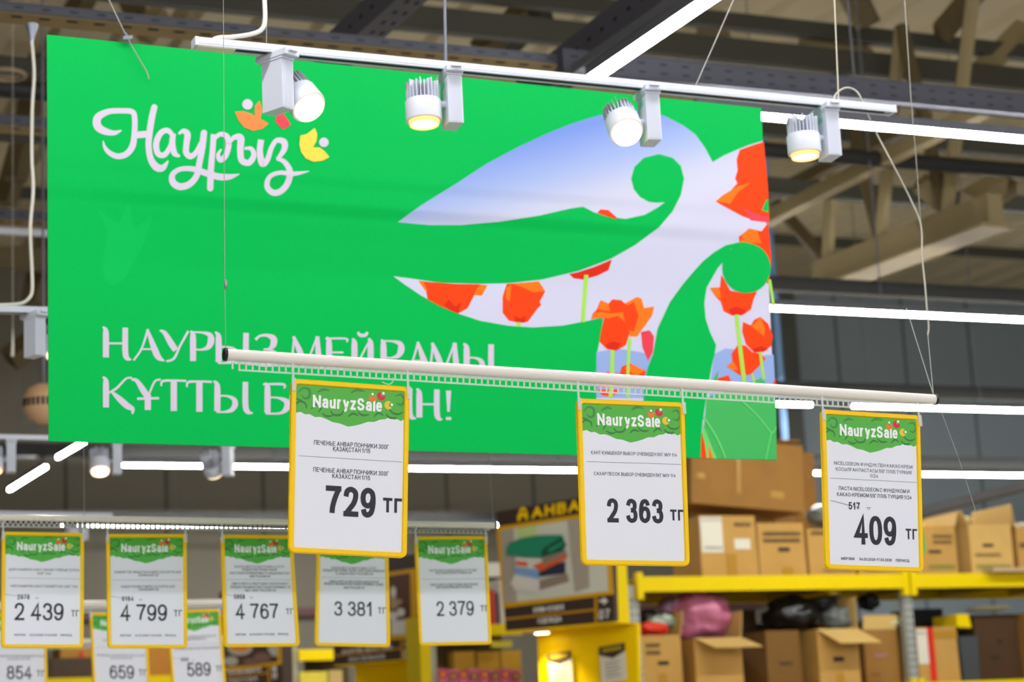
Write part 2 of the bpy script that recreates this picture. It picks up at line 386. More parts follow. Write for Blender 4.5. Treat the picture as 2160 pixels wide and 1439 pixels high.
# lattice webs that show as pale and brown slants high under the roof
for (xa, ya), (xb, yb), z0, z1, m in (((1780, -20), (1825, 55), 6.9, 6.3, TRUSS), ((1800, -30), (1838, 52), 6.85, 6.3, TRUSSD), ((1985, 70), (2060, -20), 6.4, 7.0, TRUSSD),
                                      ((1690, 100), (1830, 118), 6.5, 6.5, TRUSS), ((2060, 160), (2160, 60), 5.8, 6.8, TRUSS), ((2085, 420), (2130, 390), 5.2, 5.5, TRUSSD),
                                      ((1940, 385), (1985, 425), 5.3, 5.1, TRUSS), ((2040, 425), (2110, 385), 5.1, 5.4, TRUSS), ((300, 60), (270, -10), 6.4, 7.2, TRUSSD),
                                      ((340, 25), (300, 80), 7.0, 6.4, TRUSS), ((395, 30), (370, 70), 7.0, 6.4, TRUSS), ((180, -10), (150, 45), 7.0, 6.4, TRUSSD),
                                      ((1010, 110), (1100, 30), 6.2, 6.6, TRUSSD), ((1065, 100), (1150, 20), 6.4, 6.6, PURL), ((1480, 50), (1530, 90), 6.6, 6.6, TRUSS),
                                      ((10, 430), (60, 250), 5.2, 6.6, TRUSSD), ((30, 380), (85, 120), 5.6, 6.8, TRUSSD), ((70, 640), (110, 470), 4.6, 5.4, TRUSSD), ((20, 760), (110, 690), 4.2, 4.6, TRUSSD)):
    q = MB(); A = at_z(xa, ya, z0); B = at_z(xb, yb, z1)
    Y = max(A.y, B.y); q.tube([at_y(xa, ya, Y), at_y(xb, yb, Y)], .09, 4, smooth=False); struct('roof_beam', q, m)

# perforated installation channels along X (the lamps hang just below them)
def channel(label, px, py, z, h, dy, px0, px1, rows=1, flange=True, paint=None):
    p = at_z(px, py, z); a, b = x_span(px0, px1, py, p.y); y0, y1 = p.y-dy/2, p.y+dy/2
    root = thing('support_channel', label, 'channel', ((a+b)/2, p.y, z), 'perforated channels under the roof')
    org = root.location.copy(); mb = MB().box((a, y0, z-h/2), (b, y1, z+h/2), 0)
    mb.box((a, y0-.004, z+h/2-.006), (b, y0, z+h/2), 0); mb.box((a, y0-.004, z-h/2), (b, y0, z-h/2+.006), 0)
    n = int((b-a)/.10)
    for k in range(min(n, 260)):
        x = a+(k+.5)*.10
        for r_ in range(rows):
            zz = z+h*((r_+.5)/rows-.5)*.8
            mb.add([(x-.016,y0-.001,zz-.004),(x+.016,y0-.001,zz-.004),(x+.016,y0-.001,zz+.004),(x-.016,y0-.001,zz+.004)], [(0,1,2,3)], 1)
        if flange: mb.add([(x-.02,y0+dy*.3,z-h/2-.005),(x+.02,y0+dy*.3,z-h/2-.005),(x+.02,y0+dy*.55,z-h/2-.005),(x-.02,y0+dy*.55,z-h/2-.005)], [(0,3,2,1)], 1)
    mb.build('channel_body', [paint or TRAYF, SLOTM], root, org)
    if flange: MB().box((a, y0+.002, z-h/2-.004), (b, y1+.03, z-h/2-.0015)).build('bottom_flange', FLANGE, root, org)  # tan holds the lamp light on the underside, put into the colour
    return p.y
YC1 = channel('slim grey perforated channel running above the top edge of the green banner', 600, 78, 4.36, .036, .085, -300, 1172, 1)
channel('deep grey perforated channel behind the right end of the spotlight track', 1880, 198, 4.34, .095, .06, 1185, 2700, 2, False)
channel('slim perforated channel passing behind the white cable at the left edge, higher of two', 50, 262, 4.75, .05, .1, -500, 900, 1)
channel('slim perforated channel just above a white pipe at the left edge', 50, 459, 4.5, .05, .1, -500, 700, 1)
channel('dark perforated channel above the bright lamp right of the tulips', 1880, 612, 4.38, .085, .07, 1560, 2800, 2, False, TRAYD)
channel('dark channel above the lamp behind the right end of the sign rail', 1880, 826, 4.35, .1, .1, 1500, 2800, 1, False, TRAYD)
channel('dark channel above the lamp that runs below the green banner', 900, 962, 4.36, .11, .12, -200, 2800, 1, False, TRAYD)
channel('dark channel low on the rear wall behind the second sign rail', 700, 1090, 4.36, .1, .1, -200, 1500, 1, False, TRAYD)
# black pipe, white pipe
p = at_z(1880, 338, 5.2); a, b = x_span(-400, 2900, 338, p.y)
single('roof_pipe', MB().tube([(a, p.y, 5.2), (b, p.y, 5.2)], .05, 10), DARKP, 'black pipe running level behind the spotlights', 'pipe', ((a+b)/2, p.y, 5.2))
p = at_z(50, 489, 4.4); a, b = x_span(-400, 500, 489, p.y)
single('roof_pipe', MB().tube([(a, p.y, 4.4), (b, p.y, 4.4)], .022, 10), WHITE, 'thin white pipe at the left edge beside the banner', 'pipe', ((a+b)/2, p.y, 4.4))
# broad diagonal beams along Y in the middle and upper left
def diag(label, pa, pb, z, w, h):
    mb, a, b, s = y_bar('', pa, pb, z, w, h, 0, .3); c = (a+b)/2; root = thing('diagonal_channel', label, 'channel', c)
    d = (b-a).normalized(); mb.build('channel_body', TRAYF, root, c)
    n = int((b-a).length/.12); q = MB()
    for k in range(n):
        e = a+d*((k+.5)*.12)
        for sg in (.25, -.1):
            o = e+s*(w*sg)-Vector((0,0,h/2+.001)); q.add([o-d*.02-s*.008, o+d*.02-s*.008, o+d*.02+s*.008, o-d*.02+s*.008], [(0,1,2,3)])
        for sg in (-w/2-.001,):
            o = e+s*sg; zz = Vector((0,0,.008)); q.add([o-d*.015-zz, o+d*.015-zz, o+d*.015+zz, o-d*.015+zz], [(0,1,2,3)])
    q.build('slot_row', SLOT, root, c)
diag('broad dark slanting channel beside the slanting lamp', (1380, -2), (1172, 158), 4.45, .10, .14)
diag('slanting channel at the top edge left of the dark rod', (838, -4), (742, 82), 4.6, .12, .12)

# ceiling lamps: linear luminaires
def lamp_x(label, Y, px0, px1, py, hang=True):
    a, b = x_span(px0, px1, py, Y); c = ((a+b)/2, Y, ZL); root = thing('linear_lamp', label, 'lamp', c, 'linear ceiling lamps')
    MB().box((a, Y-.016, ZL+.010), (b, Y+.016, ZL+.05)).build('housing', GREYM, root, c)
    MB().box((a+.01, Y-.014, ZL-.010), (b-.01, Y+.014, ZL+.010)).build('diffuser', LAMPB, root, c)
    n = max(2, int((b-a)/2.5))
    for k in range(n):
        x = a+(b-a)*(k+.5)/n; MB().tube([(x, Y, ZL+.05), (x, Y, 7.55)], .005, 6).build('suspension_rod', GREYM, root, c)
lamp_x('long ceiling lamp right of the banner, behind the last spotlight', ROW[0], 1470, 2700, 270)
lamp_x('long ceiling lamp right of the tulips, above the grey wall', ROW[1], 1500, 2800, 662)
lamp_x('short ceiling lamp piece between banner edge and the 409 sign', ROW[2], 1400, 1713, 855)
lamp_x('long ceiling lamp behind the right end of the front sign rail', ROW[2], 1798, 2800, 861)
lamp_x('ceiling lamp below the lower edge of the green banner', ROW[3], 258, 1450, 985)
lamp_x('ceiling lamp passing behind the 409 sign above the boxes', ROW[3], 1600, 2900, 1000)
lamp_x('ceiling lamp glowing through the second sign rail', ROW[4], 125, 1051, 1108)
for k in (1, 2, 3):                                   # the same lamp rows continue over and behind the viewer
    Y = ROW[0]-3.4*k; c = (1.5, Y, ZL); root = thing('linear_lamp', 'ceiling lamp of the rows above the aisle', 'lamp', c, 'lamps over the aisle')
    MB().box((-6, Y-.03, ZL+.012), (9, Y+.03, ZL+.05)).build('housing', WHITE, root, c)
    MB().box((-6, Y-.026, ZL-.025), (9, Y+.026, ZL+.012)).build('diffuser', LAMPW, root, c)
def lamp_y(label, pa, pb, w=.04, hung=False):
    mb, a, b, s = y_bar('', pa, pb, ZL, w, .024, 0); c = (a+b)/2; root = thing('linear_lamp', label, 'lamp', c, 'slanting linear lamps')
    d = (b-a).normalized(); h = MB(); h.obox(c+Vector((0,0,.031)), d*((b-a).length/2), s*(w*.55), Vector((0,0,.019))); h.build('housing', GREYM, root, c)
    for e in (() if hung else (-.2, .2)):
        q = c+d*((b-a).length*e); MB().tube([q+Vector((0,0,.05)), (q.x, q.y, 7.55)], .004, 6).build('suspension_rod', GREYM, root, c)
    mb.build('diffuser', LAMPW, root, c)
lamp_y('bright ceiling lamp slanting down from the top edge to the spotlight track', (1560, -45), (1246, 168), hung=True)
lamp_y('short slanting lamp at the lower left corner of the banner', (178, 932), (122, 965), .024)
lamp_y('short slanting lamp at the far left below the banner', (97, 985), (20, 1033), .024)
# grey installation profile above the slanting lamp
mb, a, b, s = y_bar('', (1545, -60), (1232, 150), ZL+.0715, .12, .040, 0); c = (a+b)/2
single('lamp_profile', mb, GREYM, 'grey profile carrying the slanting ceiling lamp', 'profile', c)

# ------------------------------------------------------------------ green banner
YB = at_d(100, 500, 5.25).y
def bp(px, py, n=0.0): return at_y(px, py, YB) - Vector((0, n, 0))
BC = [(99, 73), (1606, 228), (1638, 971), (103, 931)]
GREEN = mat('banner_green', (0, 172, 74), .45, spec=.05)
BWHITE = mat('banner_letter', (200, 187, 206), .5, spec=.15)
ORANGE = mat('tulip_red_orange', (236, 62, 4), .5, spec=.1); ORANGEL = mat('tulip_orange', (244, 112, 18), .5, spec=.1); REDD = mat('tulip_deep_red', (206, 36, 8), .5, spec=.1)
STEMG = mat('tulip_stem', (150, 205, 60), .5); LEAFG = mat('leaf_green', (38, 168, 72), .5); LEAFL = mat('leaf_light', (90, 200, 96), .5)
MOUNT = mat('mountain_blue', (140, 162, 210), .5, spec=.1); PET_O = mat('petal_orange', (240, 116, 24), .5); PET_Y = mat('petal_yellow', (240, 196, 40), .5); PET_R = mat('petal_red', (216, 20, 50), .5)
FAINT = mat('banner_leaf_tint', (6, 177, 79), .45, spec=.05)
bc = bp(870, 540)
SKY = grad_mat('banner_sky', [(0, (92, 124, 200)), (.45, (144, 162, 208)), (.8, (184, 186, 208)), (1, (190, 190, 212))], bp(1130, 290)-bc, bp(1190, 470)-bc)
BM = [GREEN, SKY, BWHITE, ORANGE, ORANGEL, REDD, STEMG, LEAFG, LEAFL, MOUNT, PET_O, PET_Y, PET_R, FAINT]
bm_ = MB(); _k = [0]
def prt(pts, mi, smooth=False, lay=None):
    """printed outline in photograph coordinates on the banner face"""
    if lay is None: _k[0] += 1; lay = _k[0]
    P = crom(pts, 6, True) if smooth else pts
    n = .0003+lay*.000025; bm_.poly([bp(x, y, n) for x, y in P], mi)
def stroke(pts, ws, mi=2, smooth=True):
    _k[0] += 1; n = (.0003+(_k[0] % 8)*.000037) if mi == 2 else .0003+_k[0]*.000025
    q = [(*p_, w) for p_, w in zip(pts, ws)]
    if smooth: q = crom(q, 7)
    for k, f in enumerate(band([(x, y) for x, y, w in q], [max(.5, w) for x, y, w in q])): bm_.poly([bp(x, y, n+k*.0000017+(k % 3)*.000005) for x, y in f], mi)
def cap(c, r, mi=2): prt(disc(c, r), mi, lay=27)
panel = MB().prism([bp(*c) for c in BC], Vector((0, .006, 0)), 0)
# photo field
wing = [(839,469),(866,449),(893,430),(963,387),(1027,345),(1093,310),(1153,282),(1203,262),(1240,250),(1287,237),(1333,232),(1375,236),(1403,245),(1440,264),(1467,284),(1487,312),(1503,342),
        (1527,328),(1557,315),(1583,305),(1609,297),(1638,970),(1258,961),(1258,840),(1258,780),(1260,743),(1267,707),(1273,669),
        (1240,677),(1187,687),(1123,691),(1070,687),(1013,677),(967,662),(927,645),(887,623),(853,600),(830,583),
        (870,588),(927,597),(1007,599),(1070,598),(1143,590),(1220,572),(1287,547),(1340,517),(1390,480),(1418,447),(1436,412),(1443,377),(1436,350),(1419,333),(1390,325),(1358,333),(1338,352),(1331,377),(1337,400),(1350,416),(1368,426),(1384,428),(1402,427),
        (1387,438),(1360,453),(1320,462),(1280,457),(1253,448),(1230,436),(1203,440),(1137,455),(1053,468),(970,475),(907,475)]
prt(wing, 1)
# distant mountains and leaves
prt([(1258,743),(1300,735),(1345,742),(1375,748),(1367,773),(1358,840),(1258,840)], 9)
prt([(1507,747),(1530,735),(1560,738),(1590,752),(1632,748),(1636,840),(1494,835)], 9)
prt([(1490,838),(1560,815),(1600,800),(1637,845),(1638,970),(1480,966)], 7)
C6 = lambda L: [(1440+x/3, 480+y/3) for x, y in L]
C5 = lambda L: [(720+x/3, 480+y/3) for x, y in L]
C2 = lambda L: [(720+x/3, y/3) for x, y in L]
C3 = lambda L: [(1440+x/3, y/3) for x, y in L]
C1 = lambda L: [(x/3, y/3) for x, y in L]
def stem(pts, w, mi=6): stroke(pts, [w]*len(pts), mi)
# tulips
prt(C5([(487,337),(535,400),(545,455),(620,495),(700,530),(740,545),(800,510),(840,430),(885,430),(925,366),(870,359),(720,357),(560,345)]), 3)
prt(C5([(487,337),(520,342),(545,400),(530,400)]), 4); prt(C5([(840,430),(890,432),(925,366),(880,362),(850,395)]), 4)
prt(C5([(650,490),(680,455),(720,500),(760,470),(740,545),(690,525)]), 5)
prt(C5([(1045,357),(1020,440),(1020,540),(1060,590),(1130,605),(1180,597),(1240,515),(1265,490),(1255,470),(1290,405),(1250,340),(1150,350)]), 3)
prt(C5([(1080,355),(1150,380),(1210,410),(1285,405),(1250,340),(1160,349)]), 4); prt(C5([(1045,380),(1075,365),(1065,470),(1040,450)]), 4); prt(C5([(1090,560),(1130,575),(1170,560),(1160,603),(1105,603)]), 5)
stem(C5([(1122,600),(1120,628)]), 9)
prt(C5([(1440,295),(1470,322),(1530,330),(1620,305),(1690,270),(1712,203),(1600,250),(1500,282)]), 5)
stem(C5([(1550,300),(1540,420),(1527,600)]), 9)
prt(C2([(1618,1348),(1640,1325),(1690,1330),(1745,1378),(1738,1386),(1680,1370)]), 3)
stem(C5([(1716,770),(1712,900),(1703,1078)]), 8.5); stem(C5([(1825,700),(1815,860),(1812,1078)]), 7)
prt(C5([(1795,480),(1870,440),(1900,450),(1915,510),(1980,500),(1965,560),(1900,650),(1870,692),(1825,690),(1800,600)]), 4)
prt(C5([(1800,500),(1850,470),(1880,560),(1850,660),(1820,650)]), 3)
prt(C5([(1578,582),(1590,545),(1615,520),(1640,460),(1690,482),(1715,455),(1770,460),(1815,500),(1830,560),(1820,680),(1800,745),(1740,780),(1680,770),(1632,722),(1642,660),(1662,572),(1620,575)]), 3)
prt(C5([(1578,582),(1600,540),(1650,535),(1700,545),(1780,535),(1795,600),(1750,560),(1690,575),(1660,572),(1620,575)]), 4)
prt(C5([(1625,520),(1640,462),(1690,484),(1700,530)]), 4); prt(C5([(1670,740),(1720,720),(1770,735),(1740,778),(1690,770)]), 5)
prt(C5([(1895,662),(1950,650),(1978,690),(1970,790),(1940,842),(1905,760)]), 12)
prt(C5([(1620,955),(1680,915),(1760,925),(1775,880),(1830,860),(1870,885),(1925,905),(1915,990),(1915,1010),(1625,1010)]), 3); prt(C5([(1790,890),(1840,865),(1920,905),(1870,940)]), 4)
prt(C5([(1620,1025),(1650,1063),(1720,1068),(1762,1025)]), 3)
stem(C5([(1716,900),(1710,980),(1703,1078)]), 8.5); stem(C5([(1815,860),(1812,980),(1812,1078)]), 6)
prt(C3([(512,898),(440,920),(360,950),(340,1010),(347,1080),(330,1130),(345,1160),(300,1210),(207,1275),(250,1300),(380,1370),(470,1400),(548,1410),(538,1180)]), 3)
prt(C3([(207,1275),(250,1238),(345,1180),(430,1158),(350,1215),(300,1290)]), 4); prt(C3([(380,1310),(430,1345),(540,1375),(548,1410),(430,1395)]), 12)
prt(C3([(500,1330),(525,1270),(541,1260),(543,1345)]), 0)
prt([(1568,560),(1558,500),(1580,482),(1606,488),(1620,470),(1627,545),(1622,600)], 3)
prt(C6([(365,95),(375,42),(420,8),(470,20),(497,100)]), 4)
prt(C6([(170,382),(235,380),(243,300),(262,330),(300,400),(380,415),(470,405),(450,450),(430,520),(380,555),(310,557),(258,530),(240,470),(210,440)]), 3); prt(C6([(170,382),(232,385),(240,450),(205,435)]), 4)
prt(C6([(290,520),(340,500),(400,525),(370,556),(310,557)]), 5)
prt(C6([(350,740),(400,750),(440,790),(490,800),(525,830),(480,880),(430,930),(370,940),(310,900),(275,880),(315,850),(308,800)]), 3); prt(C6([(275,880),(320,850),(350,900),(320,905)]), 4)
prt(C6([(380,598),(430,620),(450,585),(490,566),(540,610),(570,690),(560,750),(510,786),(450,790),(400,740),(375,660)]), 3); prt(C6([(435,625),(490,568),(520,640),(515,690)]), 4); prt(C6([(440,770),(500,750),(540,770),(510,788),(455,792)]), 5)
stem(C6([(340,552),(360,740),(390,990)]), 8.5); stem(C6([(490,788),(500,870),(512,960)]), 6); stem(C6([(440,925),(450,985)]), 5)
prt(C6([(215,1000),(220,955),(290,935),(318,1010)]), 3); prt(C6([(180,985),(225,905),(215,985)]), 7); prt(C6([(440,1005),(490,950),(550,1010)]), 7); prt(C6([(560,1010),(585,955),(592,1010)]), 3)
stem(C6([(548,330),(566,440),(572,500)]), 6)
prt([(1482,893),(1500,940),(1512,968),(1480,966)], 8); stem([(1484,880),(1512,925),(1530,967)], 4, 8); stem([(1560,842),(1600,880),(1627,912),(1637,900)], 3, 8); stem([(1627,912),(1615,970)], 3, 8)
prt([(1478,905),(1486,935),(1490,967),(1478,966)], 3); prt([(1494,935),(1504,967),(1494,967)], 4)
# green scroll over the photo field
G2 = [(1526,552),(1514,565),(1507,577),(1490,607),(1485,640),(1488,673),(1498,703),(1510,728),(1507,747),(1500,777),(1495,805),(1490,833),(1480,900),(1477,966),(1353,963),(1357,843),(1360,800),(1367,773),(1377,747),(1387,693),(1413,637),(1440,600),(1461,575),(1483,551),(1505,533),(1530,518),(1560,511),(1580,512),(1540,525)]
prt(G2, 0); prt(disc((1574, 566), 51, 40, 53), 0)
# faint printed tulip in the green
prt([(228,600),(215,560),(225,490),(205,440),(248,470),(270,430),(285,480),(320,455),(300,520),(260,590)], 13, True, 1)
# script logo
A1 = lambda pts, ws: stroke(C1(pts), [w/3 for w in ws])
A1([(768,826),(720,842),(660,830),(622,805),(612,768),(628,735),(690,706),(770,702),(835,708),(852,750),(850,850),(838,925),(800,975),(745,990),(695,970),(664,935),(652,893)], [8,30,44,50,50,46,36,34,34,34,36,40,38,36,32,22,6])
A1([(850,856),(945,848)], [42,42]); A1([(976,680),(960,750),(945,850),(940,930),(955,1010),(990,1058),(1030,1062),(1064,1018)], [38,40,40,38,40,48,40,8]); cap((976/3, 680/3), 6.4)
A1([(1095,860),(1060,826),(1015,845),(988,910),(1000,972),(1040,980),(1075,930),(1098,850)], [26,32,36,38,36,34,28,20]); A1([(1096,845),(1090,910),(1104,970),(1138,990)], [34,38,36,12])
A1([(1130,848),(1160,830),(1186,850),(1180,910),(1178,965),(1205,990),(1240,965),(1268,900)], [12,30,40,38,38,36,30,16])
A1([(1290,840),(1280,930),(1262,1030),(1245,1110),(1200,1165),(1140,1182),(1095,1155),(1092,1105),(1140,1072),(1220,1070),(1300,1095),(1380,1118),(1450,1120),(1516,1102)], [40,40,38,38,40,44,42,34,30,34,40,42,36,4]); cap((1290/3, 842/3), 6.6)
A1([(1352,850),(1345,950),(1334,1080),(1330,1192)], [36,36,38,40]); cap((1330/3, 1192/3), 6.6)
A1([(1352,880),(1395,850),(1436,866),(1446,920),(1428,985),(1395,1012),(1380,980),(1400,945)], [24,28,36,36,34,34,24,10])
A1([(1446,910),(1480,872),(1522,874),(1520,950),(1530,1015),(1575,1030),(1606,985),(1590,942),(1545,940)], [18,30,44,40,40,38,34,26,16])
A1([(1652,885),(1644,960),(1660,1034),(1692,1010),(1718,935),(1750,890),(1795,898),(1800,940),(1770,990),(1750,1008)], [38,38,42,34,30,30,40,36,26,16])
A1([(1752,1005),(1800,1025),(1834,1085),(1822,1155),(1780,1208),(1728,1220),(1690,1180),(1706,1120),(1770,1094),(1860,1100),(1956,1084)], [20,30,38,38,38,38,34,28,26,28,4])
prt(C1(disc((1565, 662), 33)), 2); prt(C1(disc((2048, 903), 30)), 2)
prt(C1([(1486,710),(1540,706),(1592,722),(1618,745),(1660,760),(1698,784),(1660,815),(1600,830),(1545,808),(1508,762)]), 10); prt(C1([(1612,672),(1640,640),(1660,700),(1640,770),(1612,740)]), 10)
prt(C1([(1738,768),(1760,700),(1800,730),(1840,790),(1790,822)]), 12)
prt(C1([(1990,812),(2006,850),(2000,895),(1978,935),(2020,935),(2052,958),(2083,996),(2040,1018),(1985,1026),(1935,1005),(1905,965),(1893,915),(1900,860),(1940,850)]), 11)
# serif slogan: letters drawn in boxes, thick stems, hairline joins
def glyph(x, w, top, cap_h, parts):
    """parts: (points in 0..1 box, widths in px)"""
    for pts, ws in parts: stroke([(x+u*w, top+.101*0*u+v*cap_h) for u, v in pts], ws, 2, len(pts) > 2)
st_ = lambda u, f=0: ([(u-.10, -.03), (u-.02, .06), (u, .25), (u, .95)], [3, 9, 12.5, 12.5]) if not f else ([(u, 0), (u, .75), (u+.06, .97), (u+.2, 1.02)], [11.5, 12, 10, 2])
SER = {
 'Н': [st_(.16), st_(.80, 1), ([(.16,.5),(.8,.5)], [4,4])],
 'А': [([(.48,.02),(.27,.62),(.0,1.0)], [5,4,4]), ([(.46,.0),(.7,.62),(.84,.9),(1.05,1.02)], [5,13,12,2]), ([(.22,.64),(.72,.64)], [3.5,3.5])],
 'У': [([(-.02,.0),(.16,.08),(.38,.4),(.56,.64)], [3,9,13,12]), ([(1.02,.02),(.72,.5),(.5,.9),(.22,1.0)], [5,4.5,5,4])],
 'Р': [st_(.16), ([(.05,.02),(.5,.02),(.86,.1),(.92,.3),(.8,.5),(.5,.58),(.2,.56)], [4,4,10,14,10,4,4])],
 'Ы': [st_(.12), ([(.14,.46),(.38,.46),(.56,.56),(.6,.74),(.5,.92),(.3,.98),(.1,.98)], [4,4,9,12,9,4,4]), st_(.88, 1)],
 'З': [([(.04,.16),(.24,.04),(.56,.02),(.84,.12),(.84,.32),(.66,.46),(.4,.48)], [6,5,7,13,13,6,4]), ([(.45,.47),(.8,.54),(.96,.72),(.82,.92),(.45,.99),(.1,.97),(-.02,.86)], [4,7,14,13,7,5,4])],
 'М': [([(.12,.02),(.08,.5),(.0,1.0)], [4,4.5,5]), ([(.1,.0),(.3,.5),(.48,.98)], [6,12,8]), ([(.48,.98),(.66,.5),(.84,.0)], [4,4,4]), ([(.84,.0),(.88,.6),(.94,.92),(1.06,1.02)], [8,12,11,2])],
 'Е': [st_(.2), ([(.05,.02),(.9,.02),(.95,.14)], [4,4,3]), ([(.2,.48),(.8,.48)], [4,4]), ([(.2,.98),(.85,.98),(1.0,.84)], [4,5,3])],
 'Й': [st_(.12), st_(.86), ([(.12,.95),(.3,.75),(.7,.2),(.86,.04)], [4,4,4,4]), ([(.28,-.24),(.38,-.14),(.62,-.14),(.72,-.24)], [5,7,7,5])],
 'Қ': [st_(.16), ([(1.0,.0),(.8,.04),(.5,.34),(.18,.52)], [4,4,5,4]), ([(.36,.46),(.6,.68),(.85,.9),(1.02,1.0),(1.02,1.16)], [5,12,13,9,3])],
 'Ұ': [([(.0,.02),(.18,.06),(.4,.36),(.54,.56)], [4,8,13,12]), ([(1.0,.02),(.8,.08),(.64,.4),(.56,.56)], [4,4,4,5]), ([(.56,.5),(.56,1.0)], [13,13]), ([(.2,.64),(.94,.62)], [5,5])],
 'Т': [([(.0,.2),(.06,.04),(.5,.02),(1.0,.03)], [3,5,4.5,4.5]), ([(.5,.0),(.5,1.0)], [13,13])],
 'Б': [st_(.22), ([(.05,.02),(.82,.02),(.86,.16)], [4,5,3]), ([(.22,.46),(.6,.46),(.94,.58),(.96,.8),(.7,.97),(.15,.98)], [4,4,11,13,5,4])],
 'О': [([(.5,.0),(.14,.18),(.04,.5),(.14,.82),(.5,1.0),(.86,.82),(.96,.5),(.86,.18),(.5,.0)], [5,11,13,11,5,11,13,11,5])],
 'Л': [([(.42,.02),(.3,.7),(.16,.96),(.0,1.0)], [4,4,4,4]), st_(.85, 1), ([(.3,.02),(.85,.02)], [4,4])],
 'С': [([(.94,.16),(.5,.0),(.14,.18),(.04,.5),(.14,.82),(.5,1.0),(.98,.86)], [7,5,11,13,11,5,4])],
 '!': [([(.5,.0),(.5,.72)], [11,5]), ([(.5,.9),(.5,1.0)], [11,11])],
}
ytop = lambda x: 691.5+(x-213)*.0462
for ch, x, w in (('Н',213,64),('А',282,62),('У',338,58),('Р',399,50),('Ы',452,76),('З',537,47),('М',612,68),('Е',684,50),('Й',742,46),('Р',801,49),('А',856,54),('М',905,64),('Ы',976,68)):
    glyph(x, w, ytop(x), 66-(x-213)*.0055, SER[ch])
ytop2 = lambda x: 797+(x-213)*.0375
for ch, x, w in (('Қ',213,65),('Ұ',277,62),('Т',340,53),('Т',394,53),('Ы',449,78),('Б',552,55),('О',614,64),('Л',682,58),('С',744,54),('Ы',802,70),('Н',875,58),('!',938,16)):
    glyph(x, w, ytop2(x), 66-(x-213)*.0055, SER[ch])
root = thing('promotional_banner', 'large green holiday banner with white script, serif slogan and red tulips', 'banner', bc)
panel.build('panel', mat('banner_edge', (0, 172, 74), .45, spec=.05), root, bc); bm_.build('printed_face', BM, root, bc)

# ------------------------------------------------------------------ spotlight tracks
def track(label, pa, pb, Y, h=.019, w=.036, feed=True):
    A = at_y(*pa, Y); B = at_y(*pb, Y); c = (A+B)/2; d = (B-A).normalized(); up = Vector((0,1,0)).cross(d)*-1; up = up if up.z > 0 else -up
    root = thing('lighting_track', label, 'track', c, 'white spotlight tracks'); s = Vector((0,1,0)); L = (B-A).length/2
    m = MB(); m.obox(c+up*h*.12, d*L, s*w/2, up*h*.38); m.obox(c-s*w*.38-up*h*.36, d*L, s*w*.10, up*h*.14); m.obox(c+s*w*.38-up*h*.36, d*L, s*w*.10, up*h*.14)
    m.build('rail', WHITE, root, c)
    g = MB(); g.obox(c-up*h*.32, d*L*.98, s*w*.27, up*h*.06); g.build('contact_slot', SLOT, root, c)
    for e, q in ((-1, A), (1, B)): MB().obox(q+d*(e*.002), d*.004, s*w*.52, up*h*.54).build('end_cap', WHITE, root, c)
    if feed: MB().obox(A+d*.045-up*h*.5, d*.045, s*w*.42, up*h*.12).build('feed_cover', mat('feed_cream', (226, 214, 188), .5), root, c)
    return A, B, d, up
def spotlight(name, label, P, az, tilt, group, sc=1.0, power=9, lens='lit', light=True):
    """track spotlight hung from point P; az = compass of the side that carries the lamp head, tilt = lean of the head"""
    root = thing('track_spotlight', label, 'spotlight', P, group); root.rotation_euler = (0, 0, az); root.scale = (sc,)*3
    a, b, h = .036, .066, .118
    m = MB(); m.box((-.022,-.05,-.014), (.022,.05,0)); m.box((-.020,-.036,-.020), (.020,.036,-.014)); m.box((-.012,-.058,-.006),(.012,.058,-.001)); m.build('track_adapter', WHITE, root)
    m = MB(); m.box((-a/2,-b/2,-.02-h), (a/2,b/2,-.02))
    for k in range(9):                                   # ribbed short sides
        x = -a/2+.004+k*(a-.008)/8
        for sg in (-1, 1): m.box((x-.0011, sg*b/2-(.0015 if sg > 0 else .0015), -.02-h+.003), (x+.0011, sg*b/2+(.0015 if sg > 0 else .0015), -.022))
    m.build('driver_box', WHITE, root)
    lb = MB().add([(a/2+.0006,-.012,-.045),(a/2+.0006,.012,-.045),(a/2+.0006,.012,-.03),(a/2+.0006,-.012,-.03)], [(0,1,2,3)]); lb.build('rating_sticker', mat('sticker_teal', (120, 196, 190), .5), root)
    piv = Vector((a/2, 0, -.085)); R = .043; hc = Vector((a/2+.010+R, 0, -.085))
    MB().tube([(a/2-.002,0,-.085), (a/2+.012,0,-.085)], .009, 12).build('pivot', WHITE, root)
    ax = Vector((0, math.sin(tilt), -math.cos(tilt)))     # light direction
    body = MB().lathe(hc, ax, [(-.006, R*.97), (-.004, R), (.040, R), (.044, R*.98)], 32)
    hd = body.build('lamp_head', WHITE, root)
    fins = MB(); side = Vector((1,0,0)); s2 = ax.cross(side)
    for k in range(26):                                   # radial fins
        a_ = 2*PI*k/26; rd = side*math.cos(a_)+s2*math.sin(a_); tg_ = ax.cross(rd); e_ = .0245-.0018*(k % 3)
        fins.obox(hc-ax*(.005+e_)+rd*R*.66, rd*R*.27, tg_*.0009, ax*e_)
    fins.lathe(hc, -ax, [(.004, R*.36), (.045, R*.36)], 16); fins.build('heat_sink', WHITE, hd)
    MB().lathe(hc, ax, [(.042, R*.86), (.054, R*.82), (.054, R*.74), (.046, R*.72)], 32, caps=False).build('bezel', SPOTM if abs(tilt) > .3 else SPOTR, hd)
    MB().lathe(hc, ax, [(.047, .001), (.0475, R*.74)], 32, caps=False).build('lens', SPOTW, hd)
    if light:
        ld = bpy.data.lights.new('spot_beam', 'SPOT'); ld.energy = power; ld.spot_size = math.radians(70); ld.spot_blend = .6; ld.shadow_soft_size = .03; ld.color = (1, .93, .82)
        lo = bpy.data.objects.new('spot_beam', ld); COL.objects.link(lo); lo.parent = root; lo.location = hc+ax*.075
        lo.rotation_euler = ax.to_track_quat('-Z', 'Y').to_euler()
    return root
